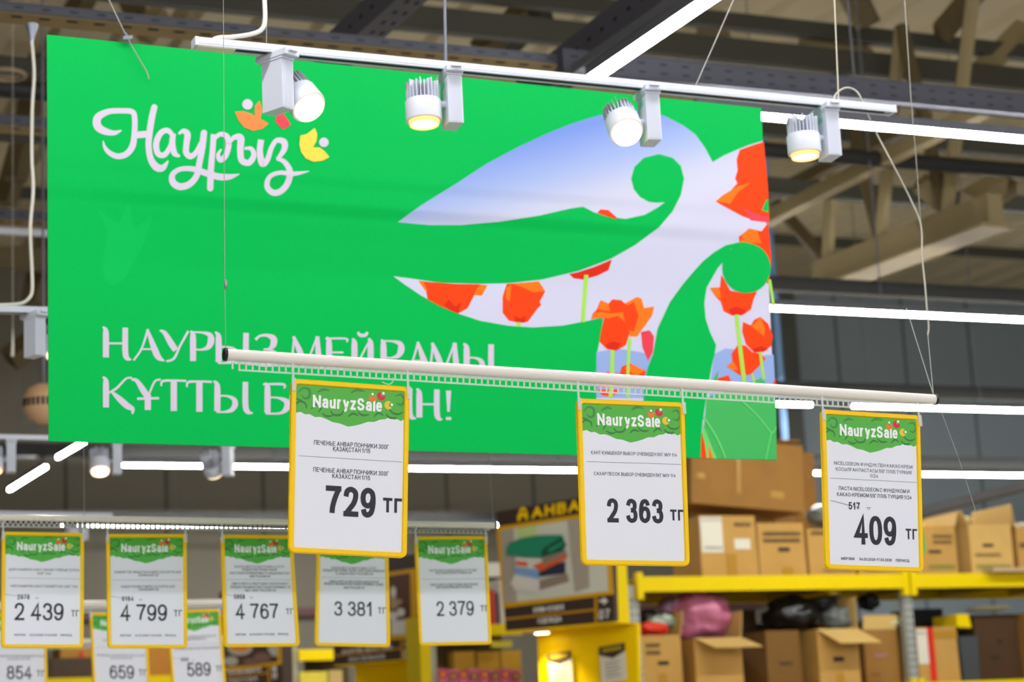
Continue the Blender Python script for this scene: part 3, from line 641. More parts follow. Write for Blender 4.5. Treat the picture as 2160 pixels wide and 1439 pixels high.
YT = at_d(412, 92, 4.75).y
TA, TB, TD, TU = track('long white spotlight track hanging in front of the green banner', (413, 91), (1879, 233), YT)
def on_track(px): 
    t = (at_y(px, 92+(px-412)*.097, YT).x-TA.x)/(TB.x-TA.x); return TA+(TB-TA)*t-TU*.0085
GS = 'track spotlights with white boxes'
rad = math.radians
spotlight('', 'lit spotlight aimed at the viewer, leftmost on the long track, overlapping the script logo', on_track(584), rad(27.5), rad(-40), GS)
spotlight('', 'spotlight pointing straight down, second from the left on the long track over plain green', on_track(950), rad(173.5), rad(4), GS)
spotlight('', 'lit spotlight aimed at the viewer over the pale sky wing of the banner', on_track(1366), rad(171), rad(38), GS)
spotlight('', 'spotlight pointing straight down at the right end of the long track, beyond the banner', on_track(1742), rad(173.5), rad(2), GS)
# second and third tracks further back at the left
def far_track(label, pa, pb, d): 
    Y = at_d(*pa, d).y; A, B, dd, uu = track(label, pa, pb, Y, feed=False); return Y, A, B, uu
def far_spot(label, F, px, py, az, tilt): 
    Y, A, B, uu = F; x = at_y(px, py, Y).x; t = (x-A.x)/(B.x-A.x); spotlight('', label, A+(B-A)*t-uu*.0085, rad(az), rad(tilt), GS)
F2 = far_track('white spotlight track at the left edge, half hidden by the banner', (-260, 647), (330, 662), 6.3)
far_spot('spotlight at the left edge whose glowing lens is half hidden by the banner', F2, 73, 655, 22, -30)
F3 = far_track('white spotlight track seen below the lower left corner of the banner', (-260, 917), (640, 936), 8.4)
far_spot('spotlight at the far left picture edge below the banner', F3, 23, 925, 173, 12)
far_spot('lit spotlight hanging below the lower left part of the banner', F3, 246, 931, 173, 22)
far_spot('dim spotlight turned aside, below the banner left of the 729 sign', F3, 480, 934, 150, -48)
F4 = far_track('short white track above the second sign rail at the left', (-330, 1076), (234, 1087), 11.5)
far_spot('small distant spotlight behind the 4799 sign', F4, 178, 1087, 173, 10)

# ------------------------------------------------------------------ cables, wires and rods
def wire(name, label, cat, path, r, m, smooth=True, group=None, n=8):
    P = [tuple(p) for p in path]
    if smooth and len(P) > 2: P = crom(P, 8)
    mb = MB().tube(P, r, n); return single(name, mb, m, label, cat, Vector(P[0]), group)
T_ = lambda px, py, dy=0.0: at_y(px, py, YT+dy)
wire('power_cable', 'thick white cable bending down onto the left end of the long track', 'cable', [T_(553,-420), T_(554,-120), T_(557,-20), T_(559,40), T_(552,62), T_(530,72), T_(490,78), T_(466,79), T_(452,83), at_y(450, 90, YT)], .0055, WHITEW)
wire('suspension_wire', 'thin steel wire beside the thick white cable holding the long track', 'wire', [T_(563,-420), T_(562,92)], .001, STEELW, False, 'track suspension wires')
wire('support_rod', 'dark rod holding the long track between the first two spotlights', 'rod', [T_(936,-420, .0), T_(938,0, .0), T_(940, 134, .0)], .0042, GREYM, False)
wire('suspension_wire', 'slanting wire meeting the long track right of the third spotlight', 'wire', [T_(1660,-330), T_(1547,0), T_(1464,188)], .0017, STEELW, False, 'track suspension wires')
wire('suspension_wire', 'upright thin wire holding the right end of the long track', 'wire', [T_(1755,-420), T_(1760,0), T_(1769,214)], .0018, mat('wire_cream', (200, 192, 170), .5), False, 'track suspension wires')
wire('power_cable', 'thin grey cable looping off the right end of the track and dropping away', 'cable', [T_(1757,218), T_(1762,200), T_(1776,188), T_(1790,185), T_(1806,192), T_(1818,210), T_(1830,240, .06), T_(1848,280, .1), T_(1885,350, .1), T_(1918,415, .1), T_(1938,460, .1), T_(1944,490, .1), T_(1945,540, .1), T_(1951,600, .1), T_(1956,660, .1), T_(1959,690, .1), T_(1957,706, .1)], .0022, mat('cable_pale_grey', (190, 186, 172), .5))
wire('suspension_wire', 'faint wire falling from the top edge to the grey cable at the right', 'wire', [T_(1907,-420,.1), T_(1908,0,.1), T_(1921,200,.1), T_(1932,330,.1), T_(1942,470,.1)], .0013, STEELW, False, 'track suspension wires')
B_ = lambda px, py: at_y(px, py, YB-.02)
wire('suspension_wire', 'steel wire slanting onto the upper left of the green banner', 'wire', [at_y(60,-330,YB), B_(230,0), B_(268,80), B_(292,122), B_(310,152), B_(314,166)], .0017, STEELW, False)
cl = MB().lathe(B_(268, 78), B_(272,86)-B_(268,78), [(-.012,.004),(.014,.004)], 10); cl.obox(B_(269,80), Vector((.012,0,.002)), Vector((0,.005,0)), Vector((0,0,.005)))
single('wire_clamp', cl, GREYM, 'small metal clamp on the wire at the top edge of the banner', 'clamp', B_(269,80))
YL2 = F2[0]
Lp = lambda px, py: at_y(px, py, YL2)
wire('power_cable', 'white cable hanging down beside the left edge of the banner', 'cable', [Lp(67,86), Lp(70,120), Lp(72,160), Lp(68,230), Lp(67,330), Lp(70,400), Lp(64,480), Lp(67,560), Lp(68,610), Lp(62,628), Lp(45,640), Lp(10,643), Lp(-40,645)], .0055, WHITEW)
cone = MB().lathe(Lp(67, 52), Vector((0,0,-1)), [(0,.022),(.004,.021),(.05,.007),(.056,.006)], 20)
single('cable_cone', cone, mat('cone_grey', (150, 152, 164), .3, .6), 'shiny grey cone where the white cable leaves the channel', 'cable fitting', Lp(67, 52))
Rp = at_z(14, 158, 5.0); ring = MB(); ring.tube([Rp+Vector((.085*math.cos(2*PI*k/24), .085*math.sin(2*PI*k/24)*1.0, 0)) for k in range(25)], .012, 8, caps=False)
single('cable_ring', ring, mat('ring_brown', (150, 130, 104), .6), 'round pale ring at the far left below the channel', 'ring', Rp)
Dp = at_d(92, 852, 9.5); db = MB().lathe(Dp+Vector((0,0,.09)), Vector((0,0,-1)), [(0,.03),(.02,.07),(.06,.09),(.10,.094),(.13,.088),(.16,.062),(.18,.03),(.186,.002)], 28)
dome = thing('ceiling_speaker', 'round peach speaker dome half hidden by the left edge of the banner', 'speaker', Dp)
db.build('dome', mat('dome_peach', (206, 166, 126), .5), dome, Dp)
gr = MB()
for k in range(9):
    a = -PI*.95+k*.24; gr.obox(Dp+Vector((math.cos(a)*.093, math.sin(a)*.093, .0)), Vector((-math.sin(a)*.006, math.cos(a)*.006, 0)), Vector((math.cos(a)*.003, math.sin(a)*.003, 0)), Vector((0,0,.018)))
gr.build('slot_grille', SLOT, dome, Dp)
wire('suspension_wire', 'stem holding the round peach speaker dome', 'wire', [Dp+Vector((0,0,.09)), Dp+Vector((0,0,2.2))], .006, GREYM, False)
tg = at_d(27, 725, 9.5); wire('pull_cord', 'short pale cord with a drop end hanging at the left below the track', 'cord', [at_d(27, 690, 9.5)+Vector((0,0,3.4)), at_d(27, 690, 9.5), tg, at_d(26, 752, 9.5)], [.001, .001, .006, .008], WHITEW, False)

# ------------------------------------------------------------------ sign rails
def sign_rail(label, pa, pb, Y, r=.011, comb=(0, 1), pitch=.0128, drop=.026, tooth=.0017, strip=None):
    A = at_y(*pa, Y); B = at_y(*pb, Y); c = (A+B)/2; d = (B-A).normalized(); L = (B-A).length; dn = Vector((d.z, 0, -d.x)); s = Vector((0,1,0))
    dn = dn if dn.z < 0 else -dn
    root = thing('sign_rail', label, 'rail', c, 'white rails that carry price signs')
    m = MB().tube([A, B], r, 20); m.build('tube', ALU, root, c)
    for e, q in ((-1, A), (1, B)): MB().lathe(q, d*e, [(-.001, r*1.1), (.004, r*1.1), (.005, r*.9)], 20).build('end_cap', BLACKP, root, c)
    k = MB(); n = int(L*.985/pitch); o0 = A+d*L*.008
    k.obox(A+d*L*.5+dn*(r+.003), d*L*.49, s*.0012, dn*.003); k.obox(A+d*L*.5+dn*(r+drop-.009), d*L*.485, s*.0012, dn*.0017)
    for i in range(n): k.obox(o0+d*(i*pitch)+dn*(r+drop*.42-.004), d*tooth, s*.0012, dn*(drop*.34))
    k.build('hook_strip', strip or CLEAR, root, c)
    return A, B, d, dn
YR1 = at_d(735, 985, 3.92).y; YR2 = at_d(90, 1245, 5.86).y; YR3 = at_d(250, 1380, 8.0).y
R1 = sign_rail('front white rail crossing the slogan of the banner, carrying three signs', (477, 748), (1971, 843), YR1)
R2 = sign_rail('second white rail at the lower left, backlit by a lamp', (-60, 1091), (1043, 1109), YR2, .0095, drop=.025, pitch=.0145, tooth=.0036, strip=mat('strip_milky', (176, 178, 172), .3))
R3 = sign_rail('third white rail partly seen between the 2439 and 4767 signs', (-80, 1279), (600, 1269), YR3, .014)
R4 = sign_rail('lowest white rail glimpsed left of the 659 sign', (-80, 1358), (560, 1346), YR3+1.6, .014)
Q_ = lambda px, py: at_y(px, py, YR1)
wire('suspension_wire', 'hair-thin wire dropping to the left end of the front rail', 'wire', [Q_(469,-420), Q_(471,0), Q_(474,597), Q_(476,738)], .0007, STEELW, False, 'rail suspension wires')
single('wire_clamp', MB().lathe(Q_(476,600), Vector((0,0,1)), [(-.009,.0016),(-.004,.0032),(.006,.0032),(.009,.0015)], 10), STEELW, 'tiny clamp on the hair-thin wire in front of plain green', 'clamp', Q_(476,600))
CL2 = mat('wire_nylon', (205, 210, 206), .25, alpha=.55)
wire('suspension_wire', 'clear line from the hanging cable end to the right end of the front rail', 'wire', [Q_(1957,706), Q_(1962,760), Q_(1969,833)], .0011, CL2, False, 'rail suspension wires')
wire('suspension_wire', 'slanting clear line reaching the right end of the front rail', 'wire', [Q_(1912,650), Q_(1918,670), Q_(1968,830)], .0012, CL2, False, 'rail suspension wires')
wire('suspension_wire', 'faint line continuing down right below the front rail', 'wire', [Q_(1973,838), Q_(1990,880), Q_(2025,975), Q_(2062,1090)], .0005, CL2, False, 'rail suspension wires')
wire('suspension_wire', 'thin wire holding the right end of the second rail', 'wire', [at_y(1030,880,YR2), at_y(1035,1020,YR2), at_y(1040,1100,YR2)], .001, STEELW, False, 'rail suspension wires')
wire('suspension_wire', 'thin wire above the second rail between the 2439 and 4799 signs', 'wire', [at_y(176,880,YR2), at_y(178,1100,YR2)], .0009, STEELW, False, 'rail suspension wires')
wire('hook_clip', 'loose clear hook left on the front rail above the 729 sign', 'clip', [Q_(829,797), Q_(828,806), Q_(820,811), Q_(806,806)], .0012, CLEAR, True)

# ------------------------------------------------------------------ price signs
GHEAD = mat('sign_header_green', (78, 178, 58), .5); GDARK = mat('sign_scroll_dark', (44, 122, 48), .5); GMID = mat('sign_scroll_mid', (52, 140, 58), .5)
SWHITE = mat('sign_logo_white', (246, 246, 248), .5); LINEG = mat('sign_rule_grey', (120, 120, 128), .6)
SIGNM = [PAPER, GHEAD, GDARK, SWHITE, PET_O, PET_R, PET_Y, INK, INKG, LINEG, GMID]
SIGN_T = 'price signs headed with white lettering on green'
def rrect(u0, v0, u1, v1, ru, rv, n=6):
    o = []
    for cu, cv, a0 in ((u1-ru, v0+rv, -90), (u1-ru, v1-rv, 0), (u0+ru, v1-rv, 90), (u0+ru, v0+rv, 180)):
        for k in range(n+1):
            a = math.radians(a0+90*k/n); o.append((cu+ru*math.cos(a), cv+rv*math.sin(a)))
    return o
TORN = [(1,.19),(.965,.205),(.93,.195),(.90,.20),(.86,.185),(.82,.20),(.77,.205),(.72,.22),(.66,.222),(.60,.238),(.54,.250),(.48,.258),(.44,.250),(.40,.242),(.34,.238),(.28,.222),(.23,.212),(.18,.215),(.13,.200),(.09,.203),(.05,.190),(0,.198)]
SCROLLS = [([(.06,.08),(.10,.05),(.15,.06),(.15,.10),(.11,.11),(.09,.09)],10), ([(.03,.16),(.07,.13),(.12,.14),(.13,.17)],2), ([(.17,.17),(.21,.14),(.25,.16),(.23,.185)],2), ([(.33,.17),(.36,.195),(.42,.19),(.44,.165)],2),
           ([(.48,.20),(.52,.18),(.57,.19)],2), ([(.56,.165),(.60,.185),(.66,.18)],2), ([(.70,.19),(.74,.165),(.78,.18)],2), ([(.82,.13),(.86,.16),(.91,.165),(.95,.15)],2), ([(.88,.06),(.93,.05),(.96,.08),(.93,.11),(.89,.10)],10),
           ([(.22,.07),(.27,.05),(.32,.055)],10), ([(.62,.045),(.55,.04),(.5,.06)],10), ([(.04,.115),(.09,.125)],2), ([(.80,.17),(.84,.19),(.90,.185)],2), ([(.26,.19),(.30,.205),(.35,.20)],2)]
def price_sign(label, corners, Y, price, unit, tits, rule, old=None, period=None, logo=True, hooks=(0,1), clipy=None):
    TL, TR, BR, BL = [at_y(*c, Y) for c in corners]
    Wm = (TR-TL).length; Hm = ((BL-TL).length+(BR-TR).length)/2
    def M(u, v, n=0.0):
        p = (TL*(1-u)+TR*u)*(1-v) + (BL*(1-u)+BR*u)*v; return Vector((p.x, p.y-n, p.z))
    org = M(.5, 0); root = thing('price_sign', label, 'price sign', org, SIGN_T)
    fu, fv = .0105/Wm, .0105/Hm; ru, rv = .012/Wm, .012/Hm
    O = rrect(0, 0, 1, 1, ru, rv); I = rrect(fu, fv, 1-fu, 1-fv, ru*.35, rv*.35); n = len(O)
    O2 = rrect(fu*.22, fv*.22, 1-fu*.22, 1-fv*.22, ru*.85, rv*.85); I2 = rrect(fu*.85, fv*.85, 1-fu*.85, 1-fv*.85, ru*.4, rv*.4)
    m = MB(); vs = [M(*p, -.005) for p in O]+[M(*p, .003) for p in O]+[M(*p, .005) for p in O2]+[M(*p, .005) for p in I2]+[M(*p, .001) for p in I]+[M(*p, -.005) for p in I]
    fs = []
    for r in range(6):
        q = (r+1) % 6
        for k in range(n): fs.append((r*n+k, q*n+k, q*n+(k+1) % n, r*n+(k+1) % n))
    m.add(vs, fs, 0, False); m.build('frame', FRAMEY, root, org)
    c = MB(); lay = [0]; cyc = [0]
    def put(pts, mi, same=False):
        if not same: lay[0] += 1
        cyc[0] = (cyc[0]+1) % 6 if same else 0
        c.poly([M(u, v, .0012+lay[0]*.00003+cyc[0]*.000008) for u, v in pts], mi)
    c.prism([M(u, v, .0012) for u, v in ((fu*.6, fv*.6), (fu*.6, 1-fv*.6), (1-fu*.6, 1-fv*.6), (1-fu*.6, fv*.6))], Vector((0,.003,0)), 0)
    put([(fu*.8, fv*.8)]+[(fu*.8+(1-1.6*fu)*0, TORN[-1][1])]+[(fu*.8+(1-1.6*fu)*u, v) for u, v in TORN[::-1][1:-1]]+[(1-fu*.8, TORN[0][1]), (1-fu*.8, fv*.8)], 1)
    lay[0] += 1
    for pts, mi in SCROLLS:
        P = crom([(u*Wm, v*Hm) for u, v in pts], 5); ws = [.0012+(.0042 if mi == 10 else .0030)*math.sin(PI*(k+.5)/len(P)) for k in range(len(P))]
        for f in band(P, ws): put([(x/Wm, y/Hm) for x, y in f], mi, True)
    def text(s, uc, vc, wu, hv, tfrac, mi, gap=.15):
        lay[0] += 1; w = wu*Wm; h = hv*Hm
        x0 = (uc*Wm-w/2); y0 = vc*Hm+h/2
        for f in write(s, w, h, tfrac*h, gap): put([((x0+x)/Wm, (y0-y)/Hm) for x, y in f], mi, True)
    text('NauryzSale', .475, .122, .585, .072, .19, 3, .12)
    lay[0] += 1; sx = 1.0
    for (cu, cv, r, mi, op) in ((.685, .078, .024, 4, 90), (.76, .066, .026, 5, 55), (.822, .116, .025, 6, 10)):
        w_ = .8; A0 = math.radians(op)                     # round blossom with a wedge cut out and a dot in the wedge
        pts = [(cu, cv)]+[(cu+r*math.cos(A0+w_+(2*PI-2*w_)*k/14)*Hm/Wm, cv-r*math.sin(A0+w_+(2*PI-2*w_)*k/14)) for k in range(15)]
        put(pts, mi); put([(cu+(math.cos(A0)*.85*r+math.cos(2*PI*k/12)*.32*r)*Hm/Wm, cv-.85*r*math.sin(A0)+math.sin(2*PI*k/12)*.32*r) for k in range(12)], 3)
    for s, vc, wu, hv in tits: text(s, .515, vc, wu, hv, .13, 8 if hv < .024 else 7)
    put([(.07, rule-.0012), (.95, rule-.0012), (.95, rule+.0012), (.07, rule+.0012)], 9)
    s, uc, vc, wu, hv, tf = price; text(s, uc, vc, wu, hv, tf*.87, 7, .075)
    s, uc, vc, wu, hv, tf = unit; text(s, uc, vc, wu, hv, tf, 7)
    if old:
        s, uc, vc, wu, hv = old; text(s, uc, vc, wu, hv, .16, 7)
        for f in band([((uc-wu*1.0-.12)*Wm, (vc-.028)*Hm), ((uc+wu*.5)*Wm, (vc+.012)*Hm)], [.0008]*2): put([(x/Wm, y/Hm) for x, y in f], 8)
        text('ТГ', uc+wu*.5+.09, vc+.012, .045, .016, .2, 9)
    if period:
        for s, uc, wu in (('МЕРЗІМІ', .225, .135), (period, .508, .33), ('ПЕРИОД', .785, .14)): text(s, uc, period_v[0], wu, .017, .17, 8)
    c.build('printed_insert', SIGNM, root, org)
    for u in hooks:
        x = .012 if u == 0 else .985; h = MB()
        p0 = M(x, 0, .004); up = Vector((0,0,1)); ln = .034 if clipy is None else clipy
        h.obox(p0+up*(ln*.35), Vector((.0022,0,0)), Vector((0,.001,0)), Vector((0,0,ln*.68))); h.obox(p0-up*.012+Vector((0,-.003,0)), Vector((.004,0,0)), Vector((0,.0012,0)), Vector((0,0,.012)))
        h.tube([p0+up*(ln*1.0), p0+up*(ln*1.1)+Vector((.003,.002,0)), p0+up*(ln*1.02)+Vector((.006,.003,0))], .0012, 6); h.build('hook_clip', CLEAR, root, org)
period_v = [.93]
PER = '04.03.2026-17.03.2026'
price_sign('large price sign reading 729 in front of the banner slogan', [(614,799),(863,817),(857,1178),(608,1166)], YR1, ('729', .515, .692, .425, .172, .205), ('ТГ', .872, .70, .165, .084, .20),
           [('ПЕЧЕНЬЕ АНВАР ПОНЧИКИ 300Г', .362, .635, .026), ('ҚАЗАҚСТАН 1/15', .392, .315, .026), ('ПЕЧЕНЬЕ АНВАР ПОНЧИКИ 300Г', .518, .64, .026), ('КАЗАХСТАН 1/15', .549, .32, .026)], .445)
price_sign('price sign reading 2363 hanging at the middle of the front rail', [(1216,841),(1442,850),(1454,1195),(1227,1192)], YR1, ('2 363', .505, .672, .525, .145, .205), ('ТГ', .895, .692, .125, .066, .20),
           [('ҚАНТ ҚҰМШЕКЕР ВЫБОР ОЧЕВИДЕН 5КГ М/У 1/4', .325, .80, .021), ('САХАР ПЕСОК ВЫБОР ОЧЕВИДЕН 5КГ М/У 1/4', .452, .76, .021)], .382)
price_sign('price sign reading 409 at the right end of the front rail', [(1731,864),(1939,877),(1947,1208),(1741,1201)], YR1, ('409', .515, .748, .43, .182, .19), ('ТГ', .885, .762, .12, .066, .17),
           [('NICELODEON ФУНДУК ПЕН КАКАО КРЕМІ', .335, .80, .022), ('ҚОСЫЛҒАН ПАСТАСЫ 55Г ПЛ/Б ТҮРКИЯ', .372, .77, .022), ('1/24', .405, .08, .022), ('ПАСТА NICELODEON С ФУНДУКОМ И', .492, .72, .024), ('КАКАО-КРЕМОМ 55Г ПЛ/Б ТУРЦИЯ 1/24', .530, .76, .024)], .432,
           ('517', .305, .60, .115, .046), PER)
period_v = [.888]
price_sign('price sign reading 2439, leftmost on the second rail', [(4,1122),(177,1125),(176,1368),(2,1367)], YR2, ('2 439', .455, .688, .60, .15, .15), ('ТГ', .895, .70, .10, .055, .14),
           [('ШАЙ CHAMPION ХАКАТ КЕНИЯ ТҮЙІРШІКТЕЛГЕН', .325, .86, .021), ('500Г 1/24', .357, .17, .021), ('ЧАЙ CHAMPION ХАКАТ КЕНИЯ ГРАН. 500Г 1/24', .468, .82, .021)], .40, ('2976', .265, .562, .15, .042), PER)
price_sign('price sign reading 4799, second on the second rail', [(224,1127),(393,1127),(395,1368),(227,1368)], YR2, ('4 799', .455, .69, .585, .145, .15), ('ТГ', .885, .695, .11, .055, .14),
           [('КӘМПИТТЕР ЖИЫНТЫҒЫ MERCI АССОРТИ 400Г', .335, .84, .021), ('ГЕРМАНИЯ 1/8', .362, .25, .021), ('НАБОР КОНФЕТ MERCI АССОРТИ 400Г', .462, .68, .021), ('ГЕРМАНИЯ 1/8', .488, .25, .021)], .405, ('6164', .255, .568, .145, .042), PER)
price_sign('price sign reading 4767, left of the large 729 sign', [(466,1128),(616,1130),(632,1364),(472,1366)], YR2, ('4 767', .455, .684, .575, .138, .15), ('ТГ', .895, .686, .105, .052, .14),
           [('ҚОСПА NESTLE NESTOGEN 3 СҮТТІ', .285, .68, .021), ('ПРЕБИОТИКТЕРМЕН ЖӘНЕ', .312, .48, .021), ('ЛАКТОБАКТЕРИЯЛАРМЕН 12 АЙДАН БАСТАП', .343, .82, .021), ('600Г РОССИЯ 1/6', .372, .28, .021), ('СМЕСЬ NESTLE NESTOGEN 3 МОЛОЧНАЯ С', .437, .78, .021), ('ПРЕБИОТИКАМИ И ЛАКТОБАКТЕРИЯМИ С 12', .468, .82, .021), ('МЕС. 600Г РОССИЯ 1/6', .497, .42, .021)], .402, ('5959', .225, .553, .145, .042), PER)
price_sign('price sign reading 3381, its top hidden behind the 729 sign', [(669,1130),(818,1132),(823,1366),(664,1363)], YR2, ('3 381', .505, .66, .52, .13, .15), ('ТГ', .895, .672, .115, .055, .14),
           [('ҚОСПА NESTLE NESTOGEN 3 СҮТТІ', .292, .62, .021), ('ПРЕБИОТИКТЕРМЕН ЖӘНЕ ЛАКТОБАКТЕРИЯЛАР', .316, .86, .021), ('12 АЙДАН 600Г РОССИЯ 1/6', .344, .52, .021), ('СМЕСЬ NESTLE NESTOGEN 3 МОЛОЧНАЯ', .415, .68, .021), ('ПРЕБИОТИКАМИ И ЛАКТОБАКТЕРИЯМИ С 12 МЕС', .438, .82, .021), ('600Г РОССИЯ 1/6', .470, .28, .021)], .38)
price_sign('price sign reading 2379, rightmost on the second rail', [(874,1132),(1026,1131),(1037,1360),(884,1363)], YR2, ('2 379', .515, .665, .52, .135, .145), ('ТГ', .92, .668, .115, .055, .14),
           [('ҚОСПА NESTLE NESTOGEN 3 СҮТТІ 300Г', .315, .66, .021), ('ЛАКТОБАКТЕРИЯ 12 АЙДАН 1/6', .338, .50, .021), ('СМЕСЬ NESTLE NESTOGEN 3 МОЛОЧНАЯ', .445, .66, .021), ('ЛАКТОБАКТЕРИЯ 300Г РОССИЯ 1/6', .47, .50, .021)], .395)
price_sign('price sign reading 854 cut by the lower left picture corner', [(-25,1295),(97,1296),(101,1470),(-22,1470)], YR3, ('854', .515, .71, .43, .16, .15), ('ТГ', .885, .72, .15, .075, .14),
           [('ШОҚОЛАД АЛЬПЕН СҮТТІ 85Г РОССИЯ', .33, .72, .021), ('ШОКОЛАД МОЛОЧНЫЙ ТЕМНЫЙ 85Г РОССИЯ', .51, .92, .024), ('ҚАЗАҚСТАН 1/18', .545, .38, .024)], .42)
price_sign('price sign reading 659 between the 2439 and 4799 signs', [(189,1293),(310,1295),(317,1468),(197,1468)], YR3, ('659', .515, .715, .43, .16, .15), ('ТГ', .885, .72, .15, .075, .14),
           [('ВАФЛИ СҮТТІ ҚАЗАҚСТАН 1/18', .33, .6, .021), ('ПЕЧЕНЬЕ САХАРНОЕ КАКАО 400Г', .512, .86, .024), ('КАЗАХСТАН 1/12', .545, .38, .024)], .42)
price_sign('price sign reading 589 between the 4799 and 4767 signs', [(351,1289),(464,1285),(478,1458),(364,1462)], YR3, ('589', .515, .725, .44, .165, .15), ('ТГ', .90, .725, .14, .07, .14),
           [('СОК ЯБЛОЧНЫЙ ҚАЗАҚСТАН 1/12', .325, .72, .024), ('ШЫРЫН 950МЛ 1/12', .355, .36, .024), ('СОК ЯБЛОЧНЫЙ ОСВЕТЛЕННЫЙ 950МЛ', .47, .84, .024)], .42, ('690', .27, .60, .14, .045))

# ------------------------------------------------------------------ yellow pallet racking and its cartons (right)
YK = at_d(1345, 1216, 14.0).y
def K(px, py, dy=0.0): return at_y(px, py, YK+dy)
def rect(l, t, r, b, dy=0.0):
    xm, ym = (l+r)/2, (t+b)/2
    return K(l, ym, dy).x, K(r, ym, dy).x, K(xm, b, dy).z, K(xm, t, dy).z
ZB1, ZT1 = K(1620, 1246).z, K(1620, 1215.5).z
ZT0 = K(2050, 1437).z; ZB0 = ZT0-(ZT1-ZB1)
XU = [K(1340, 1320).x, K(1919, 1320).x]; XU.append(2*XU[1]-XU[0]); UW = .075; RD = 1.0
rk = thing('pallet_rack', 'yellow beamed pallet rack full of cartons at the lower right', 'rack', ((XU[0]+XU[1])/2, YK, 0)); ro = rk.location.copy()
for x in XU:
    for yy in (0, RD-.06):
        m = MB().box((x-UW/2, YK+yy, 0), (x+UW/2, YK+yy+.06, ZB1+1.0-(.95 if yy == 0 else .95)), 0)
        for k in range(int(ZB1/.05)):
            for sx in (-.02, .02):
                z = .03+k*.05; m.add([(x+sx-.006,YK+yy-.001,z),(x+sx+.006,YK+yy-.001,z),(x+sx+.005,YK+yy-.001,z+.022),(x+sx-.005,YK+yy-.001,z+.022)], [(0,1,2,3)], 1)
        m.build('upright', [UPR, SLOT], rk, ro)
for b in range(2):
    x0, x1 = XU[b]+UW*.12, XU[b+1]-UW*.12
    for zb, zt in ((ZB1, ZT1), (ZB0, ZT0)):
        for yy, sg in ((-.045, 1), (RD-.01, -1)):
            m = MB().box((x0+.03, YK+yy, zb), (x1-.03, YK+yy+.045, zt)); m.box((x0, YK+yy-.004*sg, zb-.05), (x0+.045, YK+yy+.05, zt+.03)); m.box((x1-.045, YK+yy-.004*sg, zb-.05), (x1, YK+yy+.05, zt+.03)); m.build('beam', YEL, rk, ro)
        m = MB(); m.box((x0+.03, YK, zt-.03), (x1-.03, YK+RD-.01, zt-.004))
        for k in range(3): m.box((x0+.3+k*.65, YK, zb+.02), (x0+.36+k*.65, YK+RD-.01, zt-.03))
        if zt == ZT0: MB().box((x0+.05, YK+RD-.03, zt+.01), (x1-.05, YK+RD-.012, ZB1-.16)).build('dark_backing', mat('rack_dark_backing', (70, 50, 26), .8, 0, .15, 5), rk, ro)  # added dark sheet standing in for the dim goods further back
        m.build('shelf_panel', mat('shelf_ochre', (176, 148, 12), .6, 0, .08, 4), rk, ro)
INKB = mat('carton_print', (52, 40, 24), .7); INKGR = mat('carton_print_green', (92, 126, 46), .7); TAPE = mat('carton_tape', (176, 130, 30), .3); LABEL = mat('carton_label', (222, 216, 196), .6)
REDT = mat('red_tape', (214, 34, 8), .35); GRNT = mat('green_tape', (66, 176, 84), .4)
def carton(label, l, t, r, b, dy, depth, m, group, zfloor=None, open_=False, decals=(), flaps=(), skew=0.0):
    """decals: (u0,v0,u1,v1,material,name); flaps: (edge, out vector)"""
    x0, x1, z0, z1 = rect(l, t, r, b, dy); y0 = YK+dy
    if zfloor is not None: z0 = zfloor
    c = Vector(((x0+x1)/2, y0+depth/2, z0)); root = thing('carton', label, 'box', c, group); root.rotation_euler = (0, 0, skew)
    X0, X1, H, D = x0-c.x, x1-c.x, z1-z0, depth/2
    bm2 = MB()
    if not open_:
        g = .004; bm2.hexa([(X0,-D,0),(X1,-D,0),(X1,D,0),(X0,D,0),(X0+g,-D+g,H),(X1-g,-D+g,H),(X1-g,D-g,H),(X0+g,D-g,H)])
        bm2.box((X0+.002,-.004,H), (X1-.002,.004,H+.001))
    else:
        w = .006
        bm2.box((X0,-D,0),(X1,D,.008)); bm2.box((X0,-D,.008),(X1,-D+w,H)); bm2.box((X0,D-w,.008),(X1,D,H)); bm2.box((X0,-D+w,.008),(X0+w,D-w,H)); bm2.box((X1-w,-D+w,.008),(X1,D-w,H))
    body = bm2.build('carton_body', m, root)
    for e, out in flaps:
        out = Vector(out); f = MB()
        if e == 'front': a, q = Vector((X0,-D,H)), Vector((X1,-D,H))
        elif e == 'back': a, q = Vector((X1,D,H)), Vector((X0,D,H))
        elif e == 'right': a, q = Vector((X1,-D,H)), Vector((X1,D,H))
        else: a, q = Vector((X0,D,H)), Vector((X0,-D,H))
        nrm = (q-a).cross(out).normalized()*.005; f.prism([a, q, q+out, a+out], nrm); f.build('flap', CARDX, root)
    for u0, v0, u1, v1, dm, dn in decals:
        d = MB(); W = X1-X0; n = .002+.0006*len(body.users_collection)
        if dn == 'print':                                # a smudge of lettering: broken bars
            rr = random.Random(int(u0*1000+v0*77+l)); rows = max(1, int((v1-v0)*H/.035))
            for r_ in range(rows):
                u = u0
                while u < u1:
                    du = rr.uniform(.02, .05); vv = v0+(r_+.15)*(v1-v0)/rows; hh = (v1-v0)/rows*.6
                    d.add([(X0+W*u,-D-n,H*(1-vv-hh)), (X0+W*(u+du*.6),-D-n,H*(1-vv-hh)), (X0+W*(u+du*.6),-D-n,H*(1-vv)), (X0+W*u,-D-n,H*(1-vv))], [(0,1,2,3)]); u += du
        else: d.box((X0+W*u0,-D-n,H*(1-v1)), (X0+W*u1,-D,H*(1-v0)))
        nm = {'print': 'printing', 'label': 'paper_label', 'tape': 'tape_strip', 'hole': 'hand_hole'}[dn]; d.build(nm, dm, root)
    return root, c, (X0, X1, H, D)
